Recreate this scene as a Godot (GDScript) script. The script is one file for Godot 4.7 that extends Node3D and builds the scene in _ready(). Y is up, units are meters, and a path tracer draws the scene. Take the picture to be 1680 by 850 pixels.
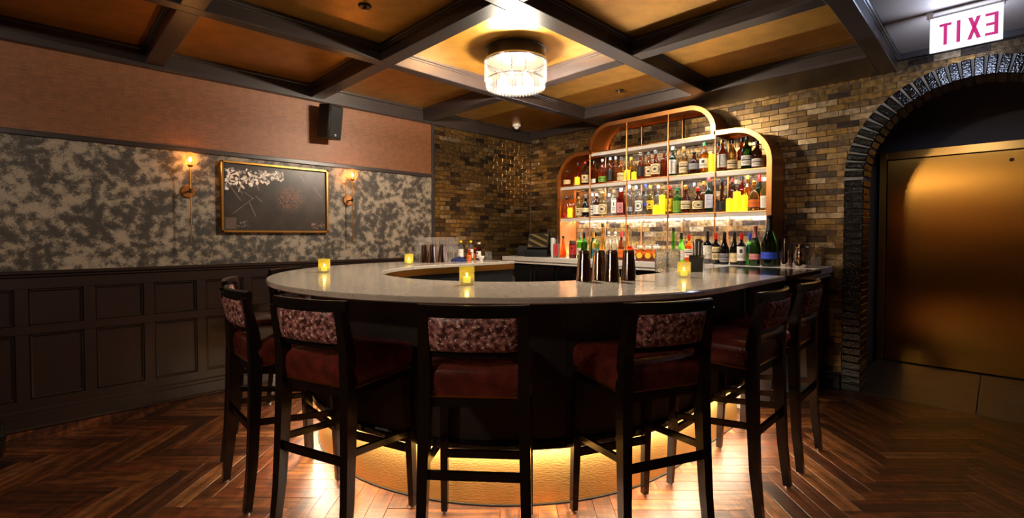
extends Node3D
# A corner cocktail bar at night: horseshoe marble counter, brocade stools, copper back bar, glazed brick, coffered gold ceiling.
# Room axes: the panelled wall is the plane x = WX, the brick wall the plane z = WZ, the camera stands over the origin.

const WX := -4.57
const WZ := -4.84
const CEIL := 2.72
const BEAM := 2.6
const TOP := 1.045
const CX := -2.6
const CZ := -2.52
const FOCAL := 785.0
const EYE := Vector3(0, 1.3, 0)

var rng := RandomNumberGenerator.new()
var used := {}
var cam_basis: Basis
var M := {}
var cache := {}

# ---------------------------------------------------------------- mesh building
class MB:
	var v := PackedVector3Array()
	var n := PackedVector3Array()
	var uv := PackedVector2Array()
	var c := PackedColorArray()
	var ix := PackedInt32Array()
	var col := Color.WHITE
	var xf := Transform3D.IDENTITY
	var uo := Vector2.ZERO

	func p(a: Vector3, nn: Vector3, t: Vector2) -> int:
		v.append(xf * a)
		n.append((xf.basis * nn).normalized())
		uv.append(t + uo)
		c.append(col)
		return v.size() - 1

	func tri(a: Vector3, b: Vector3, d: Vector3) -> void:
		var nn := (b - a).cross(d - a).normalized()
		var i := p(a, nn, Vector2(a.x, a.y))
		p(b, nn, Vector2(b.x, b.y))
		p(d, nn, Vector2(d.x, d.y))
		ix.append_array([i, i + 2, i + 1])

	# a, b, d, e run counter-clockwise seen from outside
	func quad(a: Vector3, b: Vector3, d: Vector3, e: Vector3) -> void:
		var nn := (b - a).cross(e - a)
		if nn.length_squared() < 1e-14:
			nn = (d - b).cross(a - b)
		nn = nn.normalized()
		var w := (b - a).length()
		var h := (e - a).length()
		var i := p(a, nn, Vector2(0, 0))
		p(b, nn, Vector2(w, 0))
		p(d, nn, Vector2(w, h))
		p(e, nn, Vector2(0, h))
		ix.append_array([i, i + 2, i + 1, i, i + 3, i + 2])

	func quad_s(a: Vector3, b: Vector3, d: Vector3, e: Vector3, na: Vector3, nb: Vector3, nd: Vector3, ne: Vector3, ua := Vector2.ZERO, ub := Vector2.ZERO) -> void:
		var i := p(a, na, ua)
		p(b, nb, Vector2(ub.x, ua.y))
		p(d, nd, ub)
		p(e, ne, Vector2(ua.x, ub.y))
		ix.append_array([i, i + 2, i + 1, i, i + 3, i + 2])

	func box(lo: Vector3, hi: Vector3) -> void:
		var a := lo
		var b := hi
		quad(Vector3(a.x, a.y, b.z), Vector3(b.x, a.y, b.z), Vector3(b.x, b.y, b.z), Vector3(a.x, b.y, b.z))
		quad(Vector3(b.x, a.y, a.z), Vector3(a.x, a.y, a.z), Vector3(a.x, b.y, a.z), Vector3(b.x, b.y, a.z))
		quad(Vector3(b.x, a.y, b.z), Vector3(b.x, a.y, a.z), Vector3(b.x, b.y, a.z), Vector3(b.x, b.y, b.z))
		quad(Vector3(a.x, a.y, a.z), Vector3(a.x, a.y, b.z), Vector3(a.x, b.y, b.z), Vector3(a.x, b.y, a.z))
		quad(Vector3(a.x, b.y, b.z), Vector3(b.x, b.y, b.z), Vector3(b.x, b.y, a.z), Vector3(a.x, b.y, a.z))
		quad(Vector3(a.x, a.y, a.z), Vector3(b.x, a.y, a.z), Vector3(b.x, a.y, b.z), Vector3(a.x, a.y, b.z))

	func cbox(centre: Vector3, size: Vector3) -> void:
		box(centre - size / 2, centre + size / 2)

	# a box with all its edges chamfered
	func bbox(lo: Vector3, hi: Vector3, k: float) -> void:
		var mid := (lo + hi) / 2
		var h := (hi - lo) / 2
		k = minf(k, minf(h.x, minf(h.y, h.z)) * 0.9)
		var ax := [Vector3.RIGHT, Vector3.UP, Vector3.BACK]
		for f in 3:
			for s in [-1.0, 1.0]:
				var nx: Vector3 = ax[f] * s
				var u: Vector3 = ax[(f + 1) % 3]
				var w: Vector3 = ax[(f + 2) % 3]
				if s < 0:
					var t := u
					u = w
					w = t
				var hu := absf(u.dot(h)) - k
				var hw := absf(w.dot(h)) - k
				var o := mid + nx * absf(nx.dot(h))
				quad(o - u * hu - w * hw, o + u * hu - w * hw, o + u * hu + w * hw, o - u * hu + w * hw)
		for f in 3:
			var e: Vector3 = ax[f]
			var u2: Vector3 = ax[(f + 1) % 3]
			var w2: Vector3 = ax[(f + 2) % 3]
			var he := absf(e.dot(h)) - k
			for su in [-1.0, 1.0]:
				for sw in [-1.0, 1.0]:
					var hu2 := absf(u2.dot(h))
					var hw2 := absf(w2.dot(h))
					var a: Vector3 = mid + u2 * su * hu2 + w2 * sw * (hw2 - k)
					var b: Vector3 = mid + u2 * su * (hu2 - k) + w2 * sw * hw2
					quad(a - e * he, b - e * he, b + e * he, a + e * he)
					_flip_if(e, u2 * su + w2 * sw)
		for sx in [-1.0, 1.0]:
			for sy in [-1.0, 1.0]:
				for sz in [-1.0, 1.0]:
					var a3 := mid + Vector3(sx * h.x, sy * (h.y - k), sz * (h.z - k))
					var b3 := mid + Vector3(sx * (h.x - k), sy * h.y, sz * (h.z - k))
					var d3 := mid + Vector3(sx * (h.x - k), sy * (h.y - k), sz * h.z)
					if sx * sy * sz > 0:
						tri(a3, b3, d3)
					else:
						tri(a3, d3, b3)

	# turns the last quad over if it faces away from the direction given
	func _flip_if(_e: Vector3, out: Vector3) -> void:
		var k := v.size() - 4
		if n[k].dot(xf.basis * out) < 0:
			for i in 4:
				n[k + i] = -n[k + i]
			var q := ix.size() - 6
			var a := ix[q + 1]
			ix[q + 1] = ix[q + 2]
			ix[q + 2] = a
			a = ix[q + 4]
			ix[q + 4] = ix[q + 5]
			ix[q + 5] = a

	# round body about y: points (radius, height) from the bottom up, sharp where the profile turns by more than 35 degrees
	func lathe(pts: Array, seg := 20, a0 := 0.0, a1 := TAU, flip := false) -> void:
		var m := pts.size()
		var dirs := []
		for i in m - 1:
			var d: Vector2 = (pts[i + 1] - pts[i]).normalized()
			dirs.append(Vector2(d.y, -d.x))
		var run := 0.0
		for i in m - 1:
			var na: Vector2 = dirs[i]
			var nb: Vector2 = dirs[i]
			if i > 0 and dirs[i].dot(dirs[i - 1]) > 0.8:
				na = (dirs[i] + dirs[i - 1]).normalized()
			if i < m - 2 and dirs[i].dot(dirs[i + 1]) > 0.8:
				nb = (dirs[i] + dirs[i + 1]).normalized()
			var pa: Vector2 = pts[i]
			var pb: Vector2 = pts[i + 1]
			var l := pa.distance_to(pb)
			if l < 1e-6:
				continue
			for s in seg:
				var t0 := a0 + (a1 - a0) * s / seg
				var t1 := a0 + (a1 - a0) * (s + 1) / seg
				var d0 := Vector3(sin(t0), 0, cos(t0))
				var d1 := Vector3(sin(t1), 0, cos(t1))
				var g := -1.0 if flip else 1.0
				var va := d0 * pa.x + Vector3.UP * pa.y
				var vb := d1 * pa.x + Vector3.UP * pa.y
				var vc := d1 * pb.x + Vector3.UP * pb.y
				var vd := d0 * pb.x + Vector3.UP * pb.y
				var n0 := (d0 * na.x + Vector3.UP * na.y) * g
				var n1 := (d1 * na.x + Vector3.UP * na.y) * g
				var n2 := (d1 * nb.x + Vector3.UP * nb.y) * g
				var n3 := (d0 * nb.x + Vector3.UP * nb.y) * g
				var ua := Vector2(float(s) / seg, run)
				var ub := Vector2(float(s + 1) / seg, run + l)
				if flip:
					quad_s(vb, va, vd, vc, n1, n0, n3, n2, Vector2(ub.x, ua.y), Vector2(ua.x, ub.y))
				else:
					quad_s(va, vb, vc, vd, n0, n1, n2, n3, ua, ub)
			run += l

	# rounded-rectangle rings stacked from the bottom up: layers of (inset, height); both ends closed
	func stack(hx: float, hz: float, rad: float, layers: Array, per := 4, crown := 0.0) -> void:
		var rings := []
		var norms := []
		for q in layers:
			var ring := []
			var nor := []
			var ins: float = q.x
			var r := maxf(rad - ins, 0.002)
			for corner in 4:
				var sx: float = [1.0, -1.0, -1.0, 1.0][corner]
				var sz: float = [1.0, 1.0, -1.0, -1.0][corner]
				var o := Vector3(sx * (hx - ins - r), q.y, sz * (hz - ins - r))
				for k in per + 1:
					var t := PI / 2 * (corner + float(k) / per)
					var d := Vector3(cos(t), 0, sin(t))
					ring.append(o + d * r)
					nor.append(d)
			rings.append(ring)
			norms.append(nor)
		var m: int = rings[0].size()
		var slopes := []
		for j in rings.size() - 1:
			var d2 := Vector2(layers[j + 1].x - layers[j].x, layers[j + 1].y - layers[j].y).normalized()
			slopes.append(d2)
		for j in rings.size() - 1:
			var sa: Vector2 = slopes[j]
			var sb: Vector2 = slopes[j]
			if j > 0 and slopes[j].dot(slopes[j - 1]) > 0.6:
				sa = (slopes[j] + slopes[j - 1]).normalized()
			if j < slopes.size() - 1 and slopes[j].dot(slopes[j + 1]) > 0.6:
				sb = (slopes[j] + slopes[j + 1]).normalized()
			for i in m:
				var k := (i + 1) % m
				var f := func(d: Vector3, s: Vector2) -> Vector3: return (d * s.y + Vector3.UP * s.x).normalized()
				quad_s(rings[j][k], rings[j][i], rings[j + 1][i], rings[j + 1][k], f.call(norms[j][k], sa), f.call(norms[j][i], sa), f.call(norms[j + 1][i], sb), f.call(norms[j + 1][k], sb), Vector2(float(k if k else m) / m, layers[j].y), Vector2(float(i) / m, layers[j + 1].y))
		for e in 2:
			var ring2: Array = rings[0] if e == 0 else rings[-1]
			var o2 := Vector3.ZERO
			for q in ring2:
				o2 += q / m
			if e == 1:
				o2.y += crown
			for i in m:
				var k := (i + 1) % m
				if e == 0:
					tri(o2, ring2[i], ring2[k])
				else:
					if crown == 0.0:
						tri(o2, ring2[k], ring2[i])
					else:
						var t3: Vector3 = (Vector3.UP + norms[-1][i] * 0.25).normalized()
						var t4: Vector3 = (Vector3.UP + norms[-1][k] * 0.25).normalized()
						var b := p(o2, Vector3.UP, Vector2(0.5, 0.5))
						p(ring2[k], t4, Vector2(0.5, 0.5))
						p(ring2[i], t3, Vector2(0.5, 0.5))
						ix.append_array([b, b + 2, b + 1])

	# round bar along points
	func tube(pts: Array, r: float, seg := 8, caps := true) -> void:
		var m := pts.size()
		var up := Vector3.UP
		var ring0 := []
		for i in m:
			var d: Vector3
			if i == 0:
				d = pts[1] - pts[0]
			elif i == m - 1:
				d = pts[m - 1] - pts[m - 2]
			else:
				d = (pts[i + 1] - pts[i]).normalized() + (pts[i] - pts[i - 1]).normalized()
			d = d.normalized()
			if absf(d.dot(up)) > 0.98:
				up = Vector3.BACK if absf(d.dot(Vector3.BACK)) < 0.9 else Vector3.RIGHT
			var s := d.cross(up).normalized()
			var t := s.cross(d).normalized()
			up = t
			var ring := []
			for k in seg:
				var a := TAU * k / seg
				ring.append([pts[i] + (s * cos(a) + t * sin(a)) * r, s * cos(a) + t * sin(a)])
			if i > 0:
				for k in seg:
					var k2 := (k + 1) % seg
					quad_s(ring0[k2][0], ring0[k][0], ring[k][0], ring[k2][0], ring0[k2][1], ring0[k][1], ring[k][1], ring[k2][1])
					if (v[v.size() - 3] - v[v.size() - 4]).cross(v[v.size() - 1] - v[v.size() - 4]).dot(n[n.size() - 4]) < 0:
						var q := ix.size() - 6
						var w := ix[q + 1]
						ix[q + 1] = ix[q + 2]
						ix[q + 2] = w
						w = ix[q + 4]
						ix[q + 4] = ix[q + 5]
						ix[q + 5] = w
			if caps and (i == 0 or i == m - 1):
				for k in seg:
					var k3 := (k + 1) % seg
					var pa: Vector3 = ring[k][0]
					var pb: Vector3 = ring[k3][0]
					var o: Vector3 = pts[i]
					var want: Vector3 = -d if i == 0 else d
					if (pa - o).cross(pb - o).dot(want) > 0:
						tri(o, pa, pb)
					else:
						tri(o, pb, pa)
			ring0 = ring

	# bar of level rectangular sections: points with half sizes (x, z)
	func post(pts: Array, half: Array) -> void:
		for i in pts.size() - 1:
			var a: Vector3 = pts[i]
			var b: Vector3 = pts[i + 1]
			var ha: Vector2 = half[i]
			var hb: Vector2 = half[i + 1]
			var la := [a + Vector3(-ha.x, 0, ha.y), a + Vector3(ha.x, 0, ha.y), a + Vector3(ha.x, 0, -ha.y), a + Vector3(-ha.x, 0, -ha.y)]
			var lb := [b + Vector3(-hb.x, 0, hb.y), b + Vector3(hb.x, 0, hb.y), b + Vector3(hb.x, 0, -hb.y), b + Vector3(-hb.x, 0, -hb.y)]
			for k in 4:
				var k2 := (k + 1) % 4
				quad(la[k], la[k2], lb[k2], lb[k])
			if i == 0:
				quad(la[3], la[2], la[1], la[0])
			if i == pts.size() - 2:
				quad(lb[0], lb[1], lb[2], lb[3])

	# straight bar between two points with a rectangular section (w across, h up)
	func beam(a: Vector3, b: Vector3, w: float, h: float) -> void:
		var d := (b - a).normalized()
		var s := d.cross(Vector3.UP).normalized()
		var t := s.cross(d).normalized()
		var old := xf
		xf = old * Transform3D(Basis(s, t, -d), (a + b) / 2)
		cbox(Vector3.ZERO, Vector3(w, h, (b - a).length()))
		xf = old

	# a flat polygon (x, y) pushed out from z = z0 to z = z1 > z0
	func plate(poly: PackedVector2Array, z0: float, z1: float) -> void:
		var q := poly
		if Geometry2D.is_polygon_clockwise(q):
			q = q.duplicate()
			q.reverse()
		var t := Geometry2D.triangulate_polygon(q)
		for i in range(0, t.size(), 3):
			var a := q[t[i]]
			var b := q[t[i + 1]]
			var d := q[t[i + 2]]
			if (b - a).cross(d - a) < 0:
				var w := b
				b = d
				d = w
			tri(Vector3(a.x, a.y, z1), Vector3(b.x, b.y, z1), Vector3(d.x, d.y, z1))
			tri(Vector3(a.x, a.y, z0), Vector3(d.x, d.y, z0), Vector3(b.x, b.y, z0))
		for i in q.size():
			var a2 := q[i]
			var b2 := q[(i + 1) % q.size()]
			quad(Vector3(a2.x, a2.y, z0), Vector3(b2.x, b2.y, z0), Vector3(b2.x, b2.y, z1), Vector3(a2.x, a2.y, z1))

	# a level profile carried along a level path: path of [point, outward normal]; section of (outward, height) points, counter-clockwise seen along the path
	func sweep(path: Array, sec: Array, closed_ends := true) -> void:
		var m := sec.size()
		var run := 0.0
		for i in path.size() - 1:
			var step: float = (path[i + 1][0] - path[i][0]).length()
			for k in m:
				var k2 := (k + 1) % m
				var a: Vector3 = path[i][0] + path[i][1] * sec[k].x + Vector3.UP * sec[k].y
				var b: Vector3 = path[i + 1][0] + path[i + 1][1] * sec[k].x + Vector3.UP * sec[k].y
				var d: Vector3 = path[i + 1][0] + path[i + 1][1] * sec[k2].x + Vector3.UP * sec[k2].y
				var e: Vector3 = path[i][0] + path[i][1] * sec[k2].x + Vector3.UP * sec[k2].y
				var t: Vector2 = (sec[k2] - sec[k]).normalized()
				var o := Vector2(t.y, -t.x)
				var n0: Vector3 = path[i][1] * o.x + Vector3.UP * o.y
				var n1: Vector3 = path[i + 1][1] * o.x + Vector3.UP * o.y
				if (b - a).cross(e - a).dot(n0) > 0:
					quad_s(a, b, d, e, n0, n1, n1, n0, Vector2(run, sec[k].y), Vector2(run + step, sec[k2].y))
				else:
					quad_s(b, a, e, d, n1, n0, n0, n1, Vector2(run + step, sec[k].y), Vector2(run, sec[k2].y))
			run += step
		if closed_ends:
			for e in 2:
				var pt: Array = path[0] if e == 0 else path[-1]
				var nb: Array = path[1] if e == 0 else path[-2]
				var away: Vector3 = (pt[0] - nb[0]).normalized()
				var poly := PackedVector2Array(sec)
				var t2 := Geometry2D.triangulate_polygon(poly)
				for i in range(0, t2.size(), 3):
					var a3: Vector3 = pt[0] + pt[1] * poly[t2[i]].x + Vector3.UP * poly[t2[i]].y
					var b3: Vector3 = pt[0] + pt[1] * poly[t2[i + 1]].x + Vector3.UP * poly[t2[i + 1]].y
					var d3: Vector3 = pt[0] + pt[1] * poly[t2[i + 2]].x + Vector3.UP * poly[t2[i + 2]].y
					if (b3 - a3).cross(d3 - a3).dot(away) > 0:
						tri(a3, b3, d3)
					else:
						tri(a3, d3, b3)

	func mesh() -> ArrayMesh:
		var arr := []
		arr.resize(Mesh.ARRAY_MAX)
		arr[Mesh.ARRAY_VERTEX] = v
		arr[Mesh.ARRAY_NORMAL] = n
		arr[Mesh.ARRAY_TEX_UV] = uv
		arr[Mesh.ARRAY_COLOR] = c
		arr[Mesh.ARRAY_INDEX] = ix
		var m := ArrayMesh.new()
		m.add_surface_from_arrays(Mesh.PRIMITIVE_TRIANGLES, arr)
		return m

# ---------------------------------------------------------------- naming and adding
func numbered(called: String) -> String:
	if not used.has(called):
		used[called] = 0
		return called
	used[called] += 1
	return "%s_%03d" % [called, used[called]]

func tag(o: Node, label: String, category: String, group := "", kind := "") -> Node:
	o.set_meta("label", label)
	o.set_meta("category", category)
	if group:
		o.set_meta("group", group)
	if kind:
		o.set_meta("kind", kind)
	return o

func thing(called: String, label: String, category: String, at := Vector3.ZERO, turn := 0.0, group := "", kind := "") -> Node3D:
	var o := Node3D.new()
	o.name = numbered(called)
	add_child(o)
	o.position = at
	o.rotation.y = turn
	tag(o, label, category, group, kind)
	return o

func obj(called: String, b, m: Material, parent: Node, at := Vector3.ZERO) -> MeshInstance3D:
	var o := MeshInstance3D.new()
	o.name = called if parent != self else numbered(called)
	o.mesh = b.mesh() if b is MB else b
	o.material_override = m
	o.position = at
	parent.add_child(o, true)
	return o

func copy(src: Node3D, at: Vector3, turn: float, label: String) -> Node3D:
	var c: Node3D = src.duplicate()
	c.name = numbered(String(src.name))
	add_child(c)
	c.position = at
	c.rotation.y = turn
	c.set_meta("label", label)
	return c

# ---------------------------------------------------------------- from the photograph's pixels to places
func ray(px: float, py: float) -> Vector3:
	return cam_basis * Vector3((px - 840.0) / FOCAL, -(py - 407.2) / FOCAL, -1.0)

func on_level(px: float, py: float, h: float) -> Vector3:
	var r := ray(px, py)
	return EYE + r * ((h - EYE.y) / r.y)

func on_back(px: float, py: float, z: float) -> Vector3:
	var r := ray(px, py)
	return EYE + r * (z / r.z)

func on_left(px: float, py: float, x: float) -> Vector3:
	var r := ray(px, py)
	return EYE + r * (x / r.x)

# ---------------------------------------------------------------- textures
func noise_bytes(w: int, h: int, freq: float, seed_: int, octaves := 4, kind := FastNoiseLite.TYPE_SIMPLEX_SMOOTH, stretch := Vector2i(1, 1)) -> PackedByteArray:
	var f := FastNoiseLite.new()
	f.seed = seed_
	f.noise_type = kind
	f.frequency = freq
	f.fractal_octaves = octaves
	var im := f.get_seamless_image(w / stretch.x, h / stretch.y)
	im.convert(Image.FORMAT_L8)
	if stretch != Vector2i(1, 1):
		im.resize(w, h, Image.INTERPOLATE_CUBIC)
	return im.get_data()

func tex_of(w: int, h: int, f: Callable) -> ImageTexture:
	var data := PackedByteArray()
	data.resize(w * h * 3)
	for i in w * h:
		var c: Color = f.call(i)
		data[i * 3] = int(clampf(c.r, 0, 1) * 255)
		data[i * 3 + 1] = int(clampf(c.g, 0, 1) * 255)
		data[i * 3 + 2] = int(clampf(c.b, 0, 1) * 255)
	return ImageTexture.create_from_image(Image.create_from_data(w, h, false, Image.FORMAT_RGB8, data))

func grey_tex(w: int, h: int, bytes: PackedByteArray) -> ImageTexture:
	return ImageTexture.create_from_image(Image.create_from_data(w, h, false, Image.FORMAT_L8, bytes))

func mat(c: Color, rough := 0.6, metal := 0.0) -> StandardMaterial3D:
	var m := StandardMaterial3D.new()
	m.albedo_color = c
	m.roughness = rough
	m.metallic = metal
	return m

func tri_map(m: StandardMaterial3D, per_metre: float, world := true) -> StandardMaterial3D:
	m.uv1_triplanar = true
	m.uv1_world_triplanar = world
	m.uv1_triplanar_sharpness = 8.0
	m.uv1_scale = Vector3.ONE * per_metre
	return m

func bump(m: StandardMaterial3D, t: Texture2D, cm: float) -> StandardMaterial3D:
	m.heightmap_enabled = true
	m.heightmap_texture = t
	m.heightmap_scale = cm
	return m

func glass(c: Color, solid := true, alpha := 0.04) -> StandardMaterial3D:
	var m := mat(Color(c.r, c.g, c.b, alpha), 0.03)
	m.transparency = BaseMaterial3D.TRANSPARENCY_ALPHA
	if solid:
		m.refraction_enabled = true
		m.refraction_scale = 0.045
	return m

func glow(c: Color, energy: float) -> StandardMaterial3D:
	var m := mat(Color(c.r * 0.6, c.g * 0.6, c.b * 0.6), 0.5)
	m.emission_enabled = true
	m.emission = c
	m.emission_energy_multiplier = energy
	return m

func make_materials() -> void:
	# distressed damask wallpaper: three tones eaten into one another
	var S := 1024
	var n1 := noise_bytes(S, S, 0.0055, 11, 5)
	var n2 := noise_bytes(S, S, 0.024, 12, 5)
	var n3 := noise_bytes(S, S, 0.12, 13, 2)
	var ramp := Gradient.new()
	ramp.offsets = PackedFloat32Array([0.30, 0.40, 0.44, 0.50, 0.54, 0.60, 0.72])
	ramp.colors = PackedColorArray([Color(0.21, 0.19, 0.17), Color(0.26, 0.235, 0.21), Color(0.33, 0.30, 0.27), Color(0.37, 0.345, 0.31), Color(0.45, 0.42, 0.375), Color(0.52, 0.485, 0.435), Color(0.60, 0.56, 0.50)])
	var paper := tex_of(S, S, func(i):
		var a := 0.5 + (n1[i] / 255.0 - 0.5) * 0.5 + (n2[i] / 255.0 - 0.5) * 0.72 + (n3[i] / 255.0 - 0.5) * 0.3
		return ramp.sample(a) * (0.90 + n3[(i * 3) % (S * S)] / 255.0 * 0.2))
	M.paper = tri_map(mat(Color(0.90, 0.875, 0.85), 0.5), 0.5)
	M.paper.albedo_texture = paper
	# copper-coloured woven cloth
	var w1 := noise_bytes(512, 512, 0.08, 21, 2, FastNoiseLite.TYPE_SIMPLEX, Vector2i(16, 1))
	var w2 := noise_bytes(512, 512, 0.08, 22, 2, FastNoiseLite.TYPE_SIMPLEX, Vector2i(1, 16))
	var w3 := noise_bytes(512, 512, 0.01, 23, 3)
	var linen := tex_of(512, 512, func(i):
		var k := 0.9 + (w1[i] / 255.0 - 0.5) * 0.22 + (w2[i] / 255.0 - 0.5) * 0.10 + (w3[i] / 255.0 - 0.5) * 0.14
		return Color(0.50, 0.305, 0.172) * k)
	M.copper_cloth = tri_map(mat(Color(0.95, 0.95, 0.95), 0.48, 0.2), 2.6)
	M.copper_cloth.albedo_texture = linen
	# gold foil of the coffers
	var s1 := noise_bytes(512, 512, 0.25, 31, 2)
	var s2 := noise_bytes(512, 512, 0.012, 32, 4)
	var foil := tex_of(512, 512, func(i):
		var k := 0.92 + (s1[i] / 255.0 - 0.5) * 0.35 + (s2[i] / 255.0 - 0.5) * 0.14
		return Color(0.97, 0.70, 0.28) * k)
	var speck := grey_tex(512, 512, s1)
	M.foil = tri_map(mat(Color(0.85, 0.85, 0.85), 0.40, 0.8), 0.9)
	M.foil.albedo_texture = foil
	bump(M.foil, speck, 0.06)
	M.plaster = tri_map(mat(Color(0.62, 0.57, 0.53), 0.6, 0.1), 0.9)
	bump(M.plaster, speck, 0.05)
	# dark painted timber
	M.timber = tri_map(mat(Color(0.165, 0.135, 0.13), 0.33), 1.0)
	bump(M.timber, grey_tex(512, 512, w1), 0.02)
	M.panel_paint = tri_map(mat(Color(0.135, 0.088, 0.074), 0.34), 1.0)
	M.black_paint = mat(Color(0.07, 0.06, 0.06), 0.5)
	M.dark_wall = mat(Color(0.40, 0.375, 0.385), 0.7)
	# marble
	var v1 := noise_bytes(S, S, 0.0035, 41, 4)
	var v2 := noise_bytes(S, S, 0.009, 42, 5)
	var v3 := noise_bytes(S, S, 0.05, 43, 3)
	var marble := tex_of(S, S, func(i):
		var c := Color(0.70, 0.665, 0.615) * (0.95 + v3[i] / 255.0 * 0.1)
		var d := absf(v1[i] + (v3[i] - 128) * 0.10 - 128.0)
		var e := absf(v2[i] + (v3[i] - 128) * 0.15 - 120.0)
		if d < 2.2:
			c = c.lerp(Color(0.30, 0.26, 0.23), (1.0 - d / 2.2) * clampf((v2[i] - 90) / 90.0, 0, 1))
		if e < 1.7:
			c = c.lerp(Color(0.40, 0.36, 0.32), (1.0 - e / 1.7) * 0.6 * clampf((v1[i] - 110) / 60.0, 0, 1))
		return c)
	M.marble = tri_map(mat(Color(1, 1, 1), 0.12), 0.55)
	M.marble.albedo_texture = marble
	# herringbone oak, tinted by vertex colour
	var g1 := noise_bytes(512, 128, 0.05, 51, 3, FastNoiseLite.TYPE_SIMPLEX, Vector2i(16, 1))
	var g2 := noise_bytes(512, 128, 0.06, 52, 2, FastNoiseLite.TYPE_SIMPLEX, Vector2i(1, 8))
	var g3 := noise_bytes(512, 128, 0.02, 53, 3)
	var oak := tex_of(512, 128, func(i):
		var k := 0.78 + (g1[i] / 255.0 - 0.5) * 0.5 + (g3[i] / 255.0 - 0.5) * 0.3 + (g2[i] / 255.0 - 0.5) * 0.15
		return Color(1, 0.97, 0.93) * k)
	var rough_oak := PackedByteArray()
	rough_oak.resize(512 * 128)
	for i in 512 * 128:
		rough_oak[i] = int(clampf(110 + (g1[i] - 128) * 0.5 + (g2[i] - 128) * 0.55, 0, 255))
	M.oak = mat(Color(0.79, 0.70, 0.60), 0.43)
	M.oak.albedo_texture = oak
	M.oak.vertex_color_use_as_albedo = true
	M.oak.uv1_scale = Vector3(1.0, 4.0, 1)
	bump(M.oak, grey_tex(512, 128, rough_oak), 0.12)
	M.subfloor = mat(Color(0.10, 0.06, 0.04), 0.9)
	M.slate = tri_map(mat(Color(0.34, 0.30, 0.24), 0.4), 0.7)
	bump(M.slate, grey_tex(512, 512, s2), 0.2)
	# metallic-glazed wall brick
	var b1 := noise_bytes(512, 512, 0.018, 61, 4)
	var b2 := noise_bytes(512, 512, 0.09, 62, 3)
	var glaze := tex_of(512, 512, func(i):
		var k := 0.85 + (b1[i] / 255.0 - 0.5) * 0.7 + (b2[i] / 255.0 - 0.5) * 0.35
		return Color(k, k, k))
	M.glaze_bump = grey_tex(512, 512, b2)
	M.brick = []
	for tone in [Color(0.54, 0.43, 0.27), Color(0.48, 0.37, 0.22), Color(0.42, 0.33, 0.22), Color(0.64, 0.55, 0.42), Color(0.32, 0.25, 0.17), Color(0.56, 0.43, 0.23), Color(0.26, 0.21, 0.165)]:
		var m := tri_map(mat(tone, 0.25, 0.75), 2.2)
		m.albedo_texture = glaze
		bump(m, M.glaze_bump, 0.05)
		M.brick.append(m)
	M.brick_merged = tri_map(mat(Color(1, 1, 1), 0.25, 0.75), 2.2)
	M.brick_merged.albedo_texture = glaze
	M.brick_merged.vertex_color_use_as_albedo = true
	bump(M.brick_merged, M.glaze_bump, 0.05)
	M.grout = mat(Color(0.36, 0.33, 0.30), 0.9)
	# black crackle-glazed arch brick
	M.crackle = tri_map(mat(Color(0.025, 0.023, 0.022), 0.08), 3.4)
	bump(M.crackle, grey_tex(512, 512, noise_bytes(512, 512, 0.035, 63, 2)), 0.16)
	M.mortar = mat(Color(0.42, 0.40, 0.38), 0.9)
	# metals
	M.copper = mat(Color(0.88, 0.60, 0.36), 0.28, 1.0)
	M.copper_satin = tri_map(mat(Color(0.86, 0.59, 0.35), 0.36, 1.0), 1.0)
	M.brass = mat(Color(0.80, 0.58, 0.28), 0.28, 1.0)
	var d2 := noise_bytes(512, 512, 0.012, 72, 1, FastNoiseLite.TYPE_SIMPLEX_SMOOTH, Vector2i(6, 1))
	M.door_brass = tri_map(mat(Color(0.74, 0.52, 0.22), 0.24, 1.0), 0.42)
	M.door_brass.anisotropy_enabled = true
	M.door_brass.anisotropy = 0.8
	bump(M.door_brass, grey_tex(512, 512, d2), 0.07)
	M.gold_leaf = tri_map(mat(Color(0.80, 0.62, 0.35), 0.42, 0.85), 3.0)
	bump(M.gold_leaf, grey_tex(512, 512, noise_bytes(512, 512, 0.08, 73, 3, FastNoiseLite.TYPE_SIMPLEX, Vector2i(4, 1))), 0.12)
	M.steel = mat(Color(0.78, 0.76, 0.74), 0.14, 1.0)
	M.tin = mat(Color(0.80, 0.74, 0.70), 0.07, 1.0)
	M.dark_steel = mat(Color(0.25, 0.24, 0.23), 0.3, 1.0)
	M.chrome = mat(Color(0.85, 0.85, 0.85), 0.08, 1.0)
	M.bronze = mat(Color(0.20, 0.165, 0.13), 0.35, 0.6)
	# stools
	M.ebony = tri_map(mat(Color(0.085, 0.06, 0.052), 0.2), 1.0)
	var l1 := noise_bytes(256, 256, 0.02, 81, 4)
	var l2 := noise_bytes(256, 256, 0.16, 82, 2)
	var hide := tex_of(256, 256, func(i):
		var k := 0.85 + (l1[i] / 255.0 - 0.5) * 0.35 + (l2[i] / 255.0 - 0.5) * 0.2
		return Color(0.42, 0.165, 0.13) * k)
	M.leather = tri_map(mat(Color(1, 1, 1), 0.23), 2.0, false)
	M.leather.albedo_texture = hide
	bump(M.leather, grey_tex(256, 256, l2), 0.05)
	var f1 := noise_bytes(512, 512, 0.018, 91, 4)
	var f2 := noise_bytes(512, 512, 0.03, 92, 4)
	var f3 := noise_bytes(512, 512, 0.25, 93, 2)
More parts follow.
